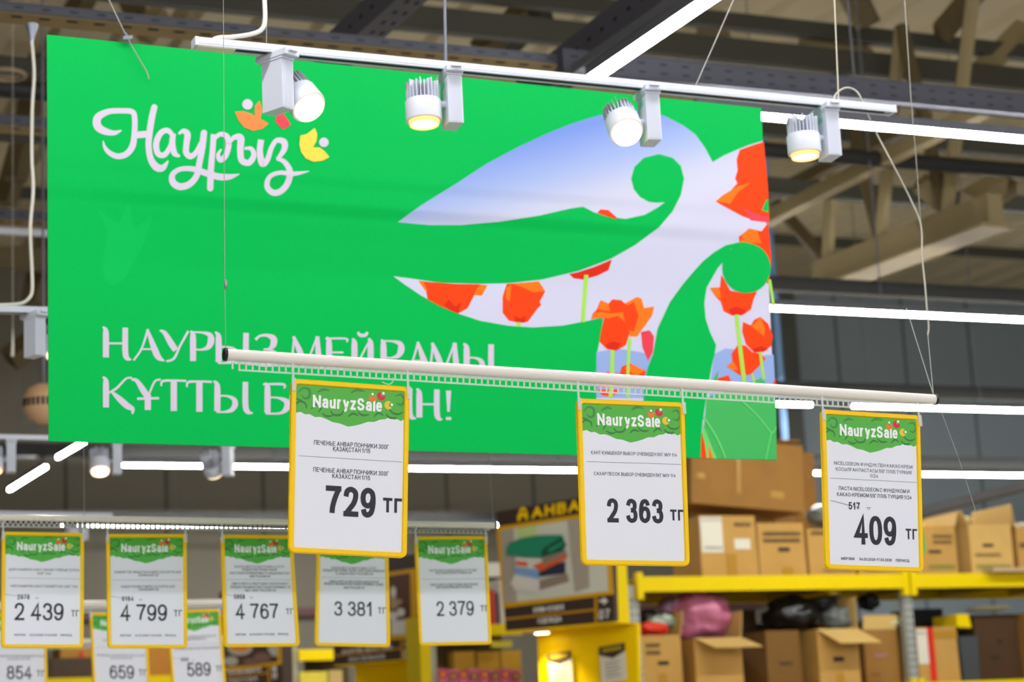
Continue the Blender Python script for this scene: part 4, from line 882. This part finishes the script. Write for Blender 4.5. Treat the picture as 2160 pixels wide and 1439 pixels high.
GT, GL = 'cartons on the upper rack shelf', 'cartons on the lower rack shelf'
S1, S0 = ZT1+.001, ZT0+.001
carton('tan carton with two white paper labels under the huge carton', 1477, 1088, 1597, 1216, .04, .42, CARD, GT, S1, decals=((.02,.02,.40,.60,LABEL,'label'), (.06,.05,.36,.09,INKB,'print'), (.08,.5,.36,.56,INKB,'print'), (.60,.38,.88,.55,LABEL,'label'), (.44,.62,.62,1,TAPE,'tape'), (.62,.1,.9,.2,INKB,'print')))
carton('carton with a dark smudge and faint lettering, right of the labelled one', 1600, 1103, 1699, 1216, .04, .42, CARD, GT, S1, decals=((.12,.15,.9,.4,INKB,'print'), (.42,.46,.66,.54,INKB,'hole'), (.48,.82,.70,1,TAPE,'tape')))
carton('carton peeking left of the 409 sign below the dark bag', 1705, 1116, 1801, 1216, .04, .42, CARD, GT, S1, decals=((.1,.03,.4,.16,INKB,'print'), (.3,.86,.95,.93,INKB,'print')))
carton('carton almost hidden behind the 409 sign', 1809, 1120, 1902, 1216, .04, .42, CARD, GT, S1, decals=((.1,.86,.8,.93,INKB,'print'),))
zt = K(1540, 1088, .04).z
big, bc_, bd = carton('huge brown carton topmost of the stack behind the banner corner', 1455, 945, 1692, 1098, .06, .55, CARDD, GT, zt+.004, decals=((.05,.55,.12,.63,TAPE,'tape'), (.40,.0,.43,.8,TAPE,'tape'), (.7,.72,.82,.82,TAPE,'tape')))
big.rotation_euler = (0, rad(4.2), 0); big.location.z += .055
carton('small dark carton on top of the huge one beside the blue pipe', 1600, 927, 1688, 944, .25, .3, CARDD, GT, K(1640, 941, .25).z+.035)
carton('brown carton showing behind the right end of the huge carton', 1672, 955, 1722, 1110, .66, .3, CARDD, GT, S1)
carton('carton with green tape and a dark hand hole, right of the 409 sign', 1930, 1110, 2018, 1216, .04, .42, CARD, GT, S1, True, decals=((.17,.13,.25,.56,GRNT,'tape'), (.32,.5,.62,.56,SLOT,'hole'), (.45,.16,.9,.4,INKB,'print'), (.3,.78,.92,.92,INKGR,'print')), flaps=(('back', (.02,.14,.16)), ('right', (.035,0,.10))))
carton('pale carton with hand hole and green printing at the right', 2047, 1106, 2136, 1216, .0, .48, CARDL, GT, S1, True, decals=((.30,.40,.55,.46,SLOT,'hole'), (.1,.58,.7,.68,INKB,'print'), (.1,.80,.9,.93,INKGR,'print')), flaps=(('left', (-.05,0,.10)), ('back', (.0,.18,.10)), ('right', (.02,0,.15))))
carton('carton cut by the right picture edge on the upper shelf', 2147, 1112, 2240, 1216, .04, .42, CARD, GT, S1, True, decals=((.05,.3,.5,.5,INKB,'print'),), flaps=(('back', (0,.16,.14)), ('left', (-.02,0,.17))))
pl = MB(); a = K(2090, 1222, -.10); b = K(2230, 1214, -.10); pl.box((a.x, YK-.14, ZT1+.002), (b.x, YK-.005, ZT1+.03)); single('plank', pl, mat('plank_beige', (190, 160, 124), .7, 0, .08, 6), 'beige plank lying along the yellow beam at the right edge', 'plank', Vector((a.x, YK-.1, ZT1)))
# lower shelf
carton('carton full of bags and red cloth beside the rack upright', 1350, 1340, 1438, 1437, .05, .42, CARD, GL, S0, True, decals=((.42,.46,.68,.53,SLOT,'hole'), (.15,.12,.5,.38,INKB,'print'), (.42,.68,.62,1,TAPE,'tape')), flaps=(('right', (.03,0,.16)),))
carton('open carton with front flap hanging out, holding the pink bag', 1466, 1345, 1566, 1437, .0, .46, CARD, GL, S0, True, flaps=(('front', (.07,-.17,-.075)), ('right', (.03,.02,.18))))
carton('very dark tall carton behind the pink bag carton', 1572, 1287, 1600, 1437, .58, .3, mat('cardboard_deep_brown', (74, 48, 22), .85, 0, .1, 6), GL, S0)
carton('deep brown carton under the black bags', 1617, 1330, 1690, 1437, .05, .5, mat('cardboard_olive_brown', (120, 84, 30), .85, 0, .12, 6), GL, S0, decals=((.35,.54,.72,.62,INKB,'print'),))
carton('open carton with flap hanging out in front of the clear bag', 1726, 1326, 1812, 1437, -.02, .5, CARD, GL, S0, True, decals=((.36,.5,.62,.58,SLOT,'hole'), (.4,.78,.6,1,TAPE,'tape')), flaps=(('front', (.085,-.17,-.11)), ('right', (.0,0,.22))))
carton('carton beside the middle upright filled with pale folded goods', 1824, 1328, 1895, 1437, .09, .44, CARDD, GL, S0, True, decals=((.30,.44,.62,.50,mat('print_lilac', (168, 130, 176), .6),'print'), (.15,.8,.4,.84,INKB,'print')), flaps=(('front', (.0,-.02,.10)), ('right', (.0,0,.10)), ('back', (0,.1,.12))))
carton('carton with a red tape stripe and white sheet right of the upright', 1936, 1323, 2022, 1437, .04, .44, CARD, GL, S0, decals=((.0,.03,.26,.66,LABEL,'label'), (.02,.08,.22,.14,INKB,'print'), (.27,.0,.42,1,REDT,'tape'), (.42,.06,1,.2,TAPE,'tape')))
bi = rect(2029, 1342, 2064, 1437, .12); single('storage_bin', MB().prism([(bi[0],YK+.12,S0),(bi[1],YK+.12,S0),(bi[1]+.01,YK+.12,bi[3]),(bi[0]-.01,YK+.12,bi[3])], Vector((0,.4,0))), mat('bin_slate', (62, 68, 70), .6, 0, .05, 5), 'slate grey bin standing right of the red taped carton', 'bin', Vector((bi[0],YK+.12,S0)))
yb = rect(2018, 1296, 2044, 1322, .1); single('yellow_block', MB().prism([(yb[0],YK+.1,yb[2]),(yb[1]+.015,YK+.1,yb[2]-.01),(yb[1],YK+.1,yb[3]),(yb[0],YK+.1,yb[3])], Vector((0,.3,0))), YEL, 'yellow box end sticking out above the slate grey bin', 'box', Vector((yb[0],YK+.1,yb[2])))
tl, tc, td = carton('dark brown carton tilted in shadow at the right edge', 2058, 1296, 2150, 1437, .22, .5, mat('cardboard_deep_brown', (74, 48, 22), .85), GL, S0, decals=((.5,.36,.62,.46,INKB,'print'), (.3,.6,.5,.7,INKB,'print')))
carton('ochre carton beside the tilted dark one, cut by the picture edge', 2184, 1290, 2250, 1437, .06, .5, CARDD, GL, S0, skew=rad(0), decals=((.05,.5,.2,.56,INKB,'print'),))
carton('black block standing in for the dark void behind the red taped carton', 1930, 1284, 1996, 1437, .52, .3, mat('void_black', (14, 14, 16), .7), GL, S0)  # added black block paints the dark void above the taped carton

def blob(name, label, cat, px, py, dy, rx, ry, rz, m, seed, amp=.25, sc=3.0, group=None, flat=None, rim=None):
    c = K(px, py, dy); import bmesh
    zr = K(px, rim[0], rim[1]).z+.004 if rim else None
    b = bmesh.new(); bmesh.ops.create_icosphere(b, subdivisions=4, radius=1)
    mb = MB(); vs = []
    for v in b.verts:
        n = v.co.normalized(); o = n*sc*.5+Vector((seed*3.1, seed*1.7, seed))
        r = 1+amp*noise.noise(o)+amp*.5*noise.noise(o*2.3)+amp*.35*abs(noise.noise(o*5.1))
        p = Vector((n.x*rx*r, n.y*ry*r, n.z*rz*r))
        if flat is not None: p.z = max(p.z, -flat*rz)
        q = c+p
        if rim is not None: q.z = max(q.z, zr)
        vs.append(q)
    mb.add(vs, [[v.index for v in f.verts] for f in b.faces], 0, True); b.free()
    return single(name, mb, m, label, cat, c, group)
PINK = mat('bag_pink', (196, 112, 142), .35, 0, .25, 14, .3); BLACKB = mat('bag_black', (18, 18, 20), .3, 0, .2, 8, .3); SMOKE = mat('bag_smoky', (104, 108, 104), .18, 0, .5, 5, .3)
blob('plastic_bag', 'big pink bubble bag bulging out of the open carton', 'bag', 1478, 1302, .22, .205, .17, .165, PINK, 2, .22, 3, rim=(1345, 0))
blob('plastic_bag', 'lilac end of wrapping beside the pink bag under the beam', 'bag', 1415, 1283, .30, .09, .1, .075, mat('bag_lilac', (150, 112, 140), .35, 0, .2, 9, .2), 5, .3)
blob('cloth_bundle', 'red cloth bundle in the carton by the upright', 'bundle', 1375, 1327, .14, .115, .08, .045, mat('cloth_red', (226, 52, 20), .5, 0, .15, 12, .2), 3, .25, rim=(1340, .05))
blob('plastic_bag', 'pale mint bag on the carton by the upright', 'bag', 1393, 1310, .2, .085, .08, .045, mat('bag_mint', (170, 190, 170), .3, 0, .3, 9, .2), 8, .3, rim=(1340, .05))
blob('plastic_bag', 'greenish crumpled bag at the right rim of that carton', 'bag', 1424, 1315, .2, .05, .06, .04, mat('bag_teal', (120, 160, 140), .3, 0, .3, 9, .2), 9, .35, rim=(1340, .05))
blob('plastic_bag', 'dark bag behind the pale mint bag', 'bag', 1365, 1303, .32, .09, .08, .05, BLACKB, 4, .3, rim=(1340, .05))
blob('plastic_bag', 'large black bag piled on the deep brown carton', 'bag', 1668, 1295, .22, .20, .16, .12, BLACKB, 11, .3, 3, rim=(1330, .05))
blob('plastic_bag', 'black bag heap pushed under the beam in the middle', 'bag', 1745, 1277, .34, .19, .14, .062, mat('bag_charcoal', (46, 42, 44), .35, 0, .5, 9, .3), 12, .3, 4, rim=(1326, -.02))
blob('plastic_bag', 'clear glossy bag rising from the carton with open flap', 'bag', 1768, 1305, .16, .11, .12, .095, SMOKE, 13, .3, 3, rim=(1326, -.02))
blob('plastic_bag', 'small black bag under the beam left of the middle upright', 'bag', 1833, 1270, .3, .075, .08, .06, BLACKB, 15, .3, 4)
blob('folded_goods', 'pale green white goods on the carton beside the middle upright', 'goods', 1862, 1314, .2, .125, .12, .05, mat('goods_pale', (214, 216, 180), .45, 0, .2, 14, .2), 16, .25, 4, rim=(1328, .09))
blob('plastic_bag', 'smoky bag on the carton left of the 409 sign', 'bag', 1738, 1088, .2, .14, .12, .09, SMOKE, 17, .25, 3)
blob('plastic_wrap', 'shiny wrap between the open flaps right of the 409 sign', 'wrap', 2026, 1098, .2, .09, .08, .025, mat('wrap_cream', (226, 208, 150), .2, 0, .2, 12, .2), 18, .4, 4)
blob('plastic_wrap', 'shiny wrap on the carton at the right picture edge', 'wrap', 2152, 1112, .1, .05, .06, .03, mat('wrap_grey', (200, 190, 170), .2, 0, .3, 12, .2), 19, .4, 4)
blob('paper_pile', 'pale papers lying on the tilted dark carton', 'papers', 2085, 1284, .3, .16, .14, .022, mat('papers_cream', (220, 212, 180), .5, 0, .1, 9), 21, .2, 4)
p = at_y(1648, 820, YK+1.6); single('wall_pipe', MB().tube([(p.x, p.y, .2), (p.x, p.y, 6.5)], .03, 12), mat('pipe_blue', (112, 152, 196), .45, 0, .25, 3), 'blue upright pipe beside the right edge of the banner', 'pipe', (p.x, p.y, .2))
mb, a, b, s = y_bar('', (2170, 1022), (1930, 1084), 3.35, .07, .07, 0, .5); single('wall_brace', mb, DARKP, 'dark slanting bar across the grey wall above the right cartons', 'bar', (a+b)/2)
# wall column at the panel change and dark red band low on the wall
p = at_y(1655, 800, YW-.3); struct('trim_1', MB().box((p.x-.12, YW-.5, 0), (p.x+.12, YW-.3, 8)), mat('column_grey', (92, 94, 90), .6, 0, .1, 2))
p = at_y(650, 1291, YW-.12); single('wall_band', MB().box((-12, YW-.14, p.z-.045), (XS-.5, YW-.02, p.z+.045)), mat('band_dark_red', (70, 10, 6), .5), 'dark red band on the rear wall seen between hanging signs', 'band', (p.x, YW-.1, p.z))

# ------------------------------------------------------------------ end panels with aisle boards
PIC_BG = mat('photo_pale', (216, 216, 196), .5); PGREEN = mat('photo_green', (36, 140, 104), .5); PGREEND = mat('photo_green_dark', (20, 84, 58), .5)
WHT = mat('board_letter', (236, 230, 220), .5)
class Board:
    def __init__(s, label, p0px, d, beta, cat='sign board'):
        az = -(YAW+math.radians(beta)); s.dir = Vector((math.cos(az), math.sin(az), 0)); s.n = Vector((s.dir.y, -s.dir.x, 0))
        if s.n.dot(CAM-at_d(*p0px, d)) < 0: s.n = -s.n
        s.p0 = at_d(*p0px, d); s.root = thing('aisle_board', label, cat, Vector((s.p0.x, s.p0.y, 0)), 'aisle boards on yellow end panels'); s.o = s.root.location.copy()
    def P(s, px, py, n=0.0): return at_pl(px, py, s.p0, s.n)+s.n*n
    def slab(s, name, px, m, n0, depth, parent=None):
        o = MB().prism([s.P(x, y, n0) for x, y in px], -s.n*depth).build(name, m, parent or s.root, s.o); return o
    def art(s, name, items, mats, parent=None):
        mb = MB()
        for k, (pts, mi) in enumerate(items): mb.poly([s.P(x, y, .009+.0015*k) for x, y in pts], mi)
        return mb.build(name, mats, parent or s.root, s.o)
    def text(s, name, str_, box, t, m, parent=None):
        (x0, y0), (x1, y1), h = box                       # baseline ends, cap height in px
        mb = MB(); L = math.hypot(x1-x0, y1-y0)
        for k, f in enumerate(write(str_, L, h, t*h)):
            mb.poly([s.P(x0+(x1-x0)*u/L, y0+(y1-y0)*u/L-v, .010+.0004*(k % 5)) for u, v in f])
        return mb.build(name, m, parent or s.root, s.o)
def arrow(cx, cy, r): return [(cx-r, cy-r*.3), (cx-r*.1, cy-r*.3), (cx-r*.1, cy-r), (cx+r, cy), (cx-r*.1, cy+r), (cx-r*.1, cy+r*.3), (cx-r, cy+r*.3)]
b7 = Board('aisle board 07 with a photo of folded clothes above a yellow lit niche', (1180, 1250), 13.0, 32)
core = b7.slab('board_core', [(1047,1080),(1288,1038),(1296,1311),(1067,1331)], BROWN, 0, .05)
b7.slab('picture_frame', [(1048,1112),(1284,1076),(1294,1254),(1062,1283)], mat('frame_gold', (226, 168, 8), .45), .006, .006)
pic = b7.art('picture', [([(1058,1119),(1276,1087),(1285,1247),(1066,1273)], 0), ([(1058,1119),(1085,1115),(1092,1270),(1066,1273)], 1), ([(1092,1114),(1135,1108),(1130,1150),(1100,1160)], 8), ([(1200,1098),(1240,1092),(1246,1240),(1215,1250)], 1),
   ([(1086,1228),(1150,1236),(1200,1222),(1205,1234),(1140,1252),(1086,1245)], 7), ([(1140,1225),(1200,1210),(1203,1228),(1141,1246)], 6), ([(1088,1212),(1118,1210),(1141,1222),(1140,1246),(1095,1246),(1080,1232)], 7), ([(1089,1194),(1140,1198),(1141,1222),(1089,1212)], 5), ([(1141,1198),(1196,1185),(1196,1210),(1141,1217)], 9),
   ([(1092,1176),(1150,1180),(1143,1203),(1090,1196)], 7), ([(1092,1184),(1118,1187),(1117,1196),(1092,1193)], 4), ([(1128,1194),(1200,1166),(1201,1178),(1145,1207)], 4), ([(1148,1178),(1196,1158),(1201,1170),(1150,1193)], 6),
   ([(1074,1158),(1080,1146),(1105,1136),(1140,1130),(1190,1129),(1195,1138),(1160,1150),(1152,1176),(1110,1176),(1074,1171)], 2), ([(1149,1176),(1147,1164),(1155,1154),(1190,1134),(1200,1150),(1190,1164)], 3), ([(1160,1160),(1192,1142),(1196,1148),(1165,1168)], 2)],
   [PIC_BG, mat('photo_taupe', (176, 164, 146), .5), PGREEN, PGREEND, mat('photo_orange', (232, 96, 50), .5), mat('photo_blue', (132, 170, 216), .5), mat('photo_brown', (150, 130, 112), .5), mat('photo_cream', (226, 220, 208), .5), mat('photo_lime', (200, 216, 140), .5), mat('photo_navy', (44, 48, 66), .5)])
LINEY = mat('board_line_gold', (196, 140, 10), .5)
b7.art('gold_lines', [([(1066,1304),(1257,1284),(1257,1289),(1066,1309)], 0), ([(1255,1261),(1262,1260),(1263,1313),(1256,1314)], 0)], [LINEY])
b7.text('lettering', 'КИІМ-КЕШЕК', ((1127,1293),(1192,1286),11), .18, WHT); b7.text('lettering', 'ОДЕЖДА', ((1136,1316),(1186,1311),11), .18, WHT); b7.text('aisle_number', '07', ((1265,1308),(1288,1306),21), .16, WHT)
b7.art('arrow', [(arrow(1275, 1268, 9), 0)], [WHT])
b7.text('company_name', 'АНВАР', ((1123,1095),(1248,1074),24), .24, FRAMEY)
b7.art('logo_mark', [([(1093,1100),(1093,1086),(1097,1084),(1097,1076),(1104,1069),(1112,1074),(1112,1082),(1115,1082),(1115,1097),(1109,1098),(1109,1090),(1100,1091),(1100,1099)], 0), (disc((1105,1080),3), 1)], [FRAMEY, BROWN])
# the yellow niche below the board
b7.slab('niche_panel', [(1087,1329),(1300,1312),(1306,1900),(1110,1900)], YELP, -.26, .04)
b7.slab('soffit', [(1068,1331),(1296,1311.5),(1296,1313.5),(1068,1333)], YELP, .0, .30)
dl = b7.P(1120, 1333, -.13)-Vector((0,0,.0))
MB().lathe(dl, Vector((0,0,-1)), [(-.01,.06),(.004,.06),(.006,.05)], 20).build('downlight_ring', ALU, b7.root, b7.o); MB().lathe(dl, Vector((0,0,-1)), [(.0075,.046),(.0085,.001)], 20, caps=False).build('downlight_lens', DOWNW, b7.root, b7.o)
ld = bpy.data.lights.new('downlight_beam', 'SPOT'); ld.energy = 26; ld.spot_size = rad(110); ld.spot_blend = .8; ld.color = (1, .78, .4); ld.shadow_soft_size = .04
lo = bpy.data.objects.new('downlight_beam', ld); COL.objects.link(lo); lo.parent = b7.root; lo.location = dl-b7.o-Vector((0,0,.02))
def sheet(b, label, tl, tr, n, m=None):
    """A4 notice with a dark pointed head, hung on the niche panel"""
    (x0, y0), (x1, y1) = tl, tr; w = x1-x0; s = (y1-y0)/w; root = thing('notice_sheet', label, 'notice', b.P(x0, y0, n)); o = root.location.copy()
    q = lambda u, v, k=0: b.P(x0+w*u+v*.06, y0+w*u*s+v, n+.002+k)
    MB().prism([q(0,0), q(1,0), q(1,w*1.42), q(0,w*1.42)], -b.n*.002).build('paper', LABEL, root, o)
    h = MB(); h.poly([q(-.02,-2,.002), q(1.02,-2,.002), q(1.02,w*.28,.002), q(.52,w*.5,.002), q(-.02,w*.28,.002)], 0); h.poly([q(.12,w*.06,.004), q(.9,w*.06,.004), q(.88,w*.2,.004), q(.14,w*.2,.004)], 1); h.build('notice_head', [BROWN, mat('notice_gold', (170, 150, 20), .5)], root, o)
    t = MB()
    for k in range(5): t.poly([q(.2,w*(.62+k*.14),.003), q(.8-.08*(k % 2),w*(.62+k*.14),.003), q(.8-.08*(k % 2),w*(.65+k*.14),.003), q(.2,w*(.65+k*.14),.003)], 0)
    t.build('printed_lines', INKG, root, o)
sheet(b7, 'notice with dark pointed head under the small downlight', (1113,1380), (1163,1373), -.24)
sheet(b7, 'notice with dark pointed head right of the one under the downlight', (1223,1366), (1277,1356), -.24)
# yellow pillar beside the rack
x0, x1 = K(1292, 1320, -.1).x, K(1329, 1320, -.1).x; single('yellow_pillar', MB().box((x0, YK-.1, 0), (x1, YK+.35, K(1310, 1085, -.1).z)), YEL, 'broad yellow pillar between the aisle board 07 and the pallet rack', 'pillar', ((x0+x1)/2, YK, 0))

b9 = Board('aisle board 09 half hidden behind the 3381 sign', (790, 1370), 16.5, 40)
b9.slab('board_core', [(700,1190),(878,1168),(880,1388),(704,1404)], BROWN, 0, .05)
b9.slab('picture_frame', [(702,1226),(877,1199),(879,1345),(705,1363)], MATS['frame_gold'], .006, .006)
b9.art('picture', [([(709,1232),(866,1209),(869,1337),(711,1356)], 0), ([(826,1310),(869,1306),(869,1337),(826,1341)], 1), (disc((832,1250),6,14,13), 1), (disc((834,1275),8,14,10), 1), (disc((848,1292),9), 1), (disc((832,1300),10), 1), (disc((856,1316),8), 1), (disc((846,1270),6), 2), ([(826,1262),(840,1258),(842,1282),(828,1286)], 2), (disc((866,1330),7), 1)],
       [mat('photo_walnut', (92, 54, 34), .5), mat('photo_white', (220, 214, 204), .5), mat('photo_tan', (176, 150, 116), .5)])
b9.art('gold_lines', [([(704,1382),(848,1366),(848,1370),(704,1386)], 0), ([(847,1349),(852,1348.5),(853,1391),(848,1391)], 0)], [LINEY])
b9.text('lettering', 'КӨРПЕ-ЖАСТЫҚ'.replace('Ө', 'О'), ((724,1380),(829,1369),9), .2, WHT); b9.text('lettering', 'ПОСТЕЛЬНОЕ', ((738,1397),(814,1389),9), .2, WHT); b9.text('aisle_number', '09', ((853,1390),(874,1388),18), .17, WHT)
b9.art('arrow', [(arrow(864, 1359, 8), 0)], [WHT])
b9.slab('niche_panel', [(712,1402),(884,1386),(892,1900),(722,1900)], YELP, -.2, .04)
b9.slab('soffit', [(704,1404),(880,1388.5),(880,1390.5),(704,1406)], YELP, .0, .30)
b9.slab('green_sticker', [(842,1430),(868,1425),(871,1460),(845,1464)], GRNT, -.19, .004)
b11 = Board('aisle board 11 with a photo of dishes below the 4767 sign', (540, 1405), 18.2, 42)
b11.slab('board_core', [(462,1250),(592,1236),(597,1452),(470,1468)], BROWN, 0, .12)
b11.slab('picture_frame', [(464,1292),(590,1278),(594,1402),(470,1416)], MATS['frame_gold'], .006, .006)
b11.art('picture', [([(470,1297),(584,1284),(588,1396),(475,1409)], 0), (disc((508,1368),26,20,15), 1), (disc((508,1365),20,20,10), 2), (disc((490,1395),15,16,10), 1), (disc((556,1388),18,16,12), 3), ([(566,1366),(588,1362),(588,1386),(576,1384)], 1), (disc((530,1396),15,14,7), 3)],
        [mat('photo_dark_brown', (64, 46, 36), .5), mat('photo_grey_dish', (168, 164, 150), .5), mat('photo_amber', (206, 120, 40), .5), mat('photo_meat', (116, 84, 74), .5)])
b11.art('gold_lines', [([(476,1428),(566,1418),(566,1421),(476,1431)], 0), ([(566,1404),(570,1403.6),(572,1450),(568,1450)], 0)], [LINEY])
b11.text('lettering', 'ТАҒАМ ЫДЫСЫ', ((480,1424),(552,1416),8), .2, WHT); b11.text('lettering', 'ПОСУДА', ((484,1442),(545,1435),8), .2, WHT); b11.text('aisle_number', '11', ((576,1433),(586,1432),14), .2, WHT); b11.art('arrow', [(arrow(580, 1411, 6.5), 0)], [WHT])
b11.slab('niche_panel', [(478,1468),(594,1454),(600,1900),(484,1900)], YELP, -.2, .04)

# ------------------------------------------------------------------ further yellow shelving glimpsed at the lower left
def shelf_unit(label, d, pxref, pxl, pxr, beam, upr, post=None, depth=.9):
    """beam = (top px, bottom px) at pxref; upr = pixel columns of grey uprights; post = pixel range of a yellow post"""
    Y = at_d(pxref, beam[0], d).y; x0 = at_y(pxl, beam[0], Y).x; x1 = at_y(pxr, beam[0], Y).x; zt = at_y(pxref, beam[0], Y).z; zb = at_y(pxref, beam[1], Y).z
    root = thing('shelf_unit', label, 'shelf', ((x0+x1)/2, Y, 0), 'yellow shelf units in the background'); o = root.location.copy()
    for u0, u1 in upr:
        a, b = at_y(u0, beam[1]+30, Y).x, at_y(u1, beam[1]+30, Y).x; MB().box((a, Y, 0), (b, Y+.06, zt+.3)).build('upright', UPR, root, o)
    for dz in (0, -.75):
        MB().box((x0, Y-.05, zb+dz), (x1, Y-.004, zt+dz)).build('beam', YEL, root, o)
        MB().box((x0, Y-.004, zt+dz-.035), (x1, Y+depth, zt+dz-.008)).build('shelf_panel', MATS['shelf_ochre'], root, o)
    MB().box((x0+depth*.5, Y+depth+.005, 0), (x1, Y+depth+.02, zt+.0)).build('dark_backing', mat('shelf_back_brown', (84, 66, 30), .7), root, o)
    if post:
        a, b = at_y(post[0], beam[1]+30, Y-.3).x, at_y(post[1], beam[1]+30, Y-.3).x
        single('yellow_pillar', MB().box((a, Y-.35, 0), (b, Y-.06, zt+.05)), YEL, post[2], 'pillar', ((a+b)/2, Y-.2, 0))
    return Y, zt
YM, zM = shelf_unit('yellow shelf between the 2379 sign and the aisle board 07', 15.5, 1045, 908, 1096, (1318, 1341), ((907, 920),), (881, 903, 'yellow pillar just right of the aisle board 09'), .35)
def on_shelf(name, label, cat, px0, px1, pyt, Y, z, m, depth=.25, group=None, dy=.02):
    a, b = at_y(px0, pyt, Y+dy).x, at_y(px1, pyt, Y+dy).x; zt = at_y((px0+px1)/2, pyt, Y+dy).z
    return single(name, MB().box((a, Y+dy, z+.001), (b, Y+dy+depth, zt)), m, label, cat, ((a+b)/2, Y+dy, z), group)
GB = 'binders on the shelf behind the 2379 sign'
on_shelf('binder', 'red binder right of the 2379 sign', 'binder', 1030, 1042.5, 1244, YM, zM, mat('binder_red', (190, 20, 16), .4), group=GB)
on_shelf('binder', 'dark grey binder beside the red one', 'binder', 1043, 1051.5, 1250, YM, zM, mat('binder_dark', (58, 54, 66), .4), group=GB)
on_shelf('binder', 'white binder next to aisle board 07', 'binder', 1052, 1062, 1222, YM, zM, mat('binder_white', (206, 200, 186), .4), group=GB)
on_shelf('storage_box', 'black box behind the red and white binders', 'box', 1024, 1070, 1218, YM, zM, BLACKP, .1, dy=.27)
on_shelf('storage_box', 'white box on the black box above the binders', 'box', 1028, 1066, 1187, YM, at_y(1045, 1217, YM+.27).z, mat('box_white', (214, 212, 200), .5), .1, dy=.27)
zM2 = zM-.75
GY = 'ochre boxes on the shelf below the 2379 sign'
for k, (l, r, t, lab) in enumerate(((957, 1001, 1374, 'ochre box, left one of three below the 2379 sign'), (1006, 1053, 1375, 'ochre box, middle one of three below the 2379 sign'), (1056, 1098, 1372, 'ochre box, right one of three touching the lit yellow niche'))):
    on_shelf('storage_box', lab, 'box', l, r, t, YM, zM2, mat('box_ochre', (200, 156, 24), .6, 0, .08, 5), .13, GY, dy=.2)
on_shelf('price_holder', 'yellow card holder hanging under the shelf beside the 07 board', 'card holder', 1036, 1080, 1352, YM, at_y(1058, 1366, YM+.0).z, mat('holder_lime', (214, 200, 30), .5), .02, dy=-.02)
PKP = mat('pack_pink', (226, 106, 140), .45, 0, .5, 9); PKD = mat('pack_dark', (60, 16, 20), .5)
for k in range(8):                                        # bottles or packs with round dark and yellow emblems
    px = 934+k*22.0; Y = YM-.02; c = at_y(px, 1424, Y); rt = thing('goods_pack', ['leftmost', 'second', 'third', 'fourth', 'fifth', 'sixth', 'seventh', 'last'][k]+' in the row of pink patterned packs with round dark emblems', 'pack', (c.x, Y+.06, zM2), 'pink patterned packs'); o = rt.location.copy()
    zt = at_y(px, 1411+(k % 3)*2, Y).z; MB().box((c.x-.036, Y, zM2+.001), (c.x+.036, Y+.12, zt)).build('wrapper', PKP, rt, o)
    e = MB(); e.poly([Vector((c.x+.030*math.cos(2*PI*i/16), Y-.002, c.z+.004-.014*(k % 2)+.030*math.sin(2*PI*i/16))) for i in range(16)], 0); e.poly([Vector((c.x+.014*math.cos(2*PI*i/12), Y-.004, c.z+.004-.014*(k % 2)+.014*math.sin(2*PI*i/12))) for i in range(12)], 1)
    e.build('round_emblem', [PKD if k % 2 else mat('pack_red', (190, 24, 20), .5), mat('pack_yellow', (240, 190, 30), .5)], rt, o)
YLs, zL = shelf_unit('yellow shelf between the aisle boards 09 and 11', 19.0, 660, 627, 760, (1371, 1394), ((618, 627),), (596, 616, 'yellow pillar just right of the aisle board 11'), .35)
on_shelf('storage_box', 'pale yellow box low between the aisle boards 09 and 11', 'box', 632, 690, 1417, YLs, zL-.75, mat('box_pale_yellow', (214, 196, 60), .6, 0, .3, 8), .25)
on_shelf('storage_box', 'tan box beside the pale yellow one left of the aisle board 09', 'box', 693, 722, 1413, YLs, zL-.75, mat('box_tan', (184, 160, 90), .6, 0, .2, 8), .25)
YF, zF = shelf_unit('yellow shelf with dark goods behind the 854 and 659 signs', 18.0, 146, 20, 420, (1431, 1452), ((60, 70), (398, 408)), None)
on_shelf('goods_crate', 'dark brown crate on the shelf between the 854 and 659 signs', 'crate', 106, 205, 1388, YF, zF, mat('crate_brown', (70, 52, 34), .7, 0, .3, 6), .4, dy=.1)
on_shelf('storage_box', 'ochre box with a red mark above the brown crate', 'box', 127, 200, 1366, YF, at_y(160, 1388, YF+.1).z, mat('box_ochre_deep', (170, 120, 14), .6, 0, .1, 4), .4, dy=.12)
c = at_y(171, 1381, YF+.11); single('red_tag', MB().prism([c+Vector(v) for v in ((-.02,0,-.028),(.022,0,-.03),(.018,0,.0),(.012,0,.03),(-.012,0,.03))], Vector((0,.006,0))), mat('tag_red', (206, 28, 8), .5), 'small red tag stuck on the ochre box at the lower left', 'tag', c)
on_shelf('storage_box', 'orange brown box between the 659 and 589 signs', 'box', 305, 372, 1366, YF, zF, mat('box_orange_brown', (178, 116, 20), .6, 0, .15, 4), .4, dy=.1)
on_shelf('goods_crate', 'dark crate seen at the left of the brown crate', 'crate', 84, 104, 1372, YF, zF, BLACKP, .4, dy=.1)
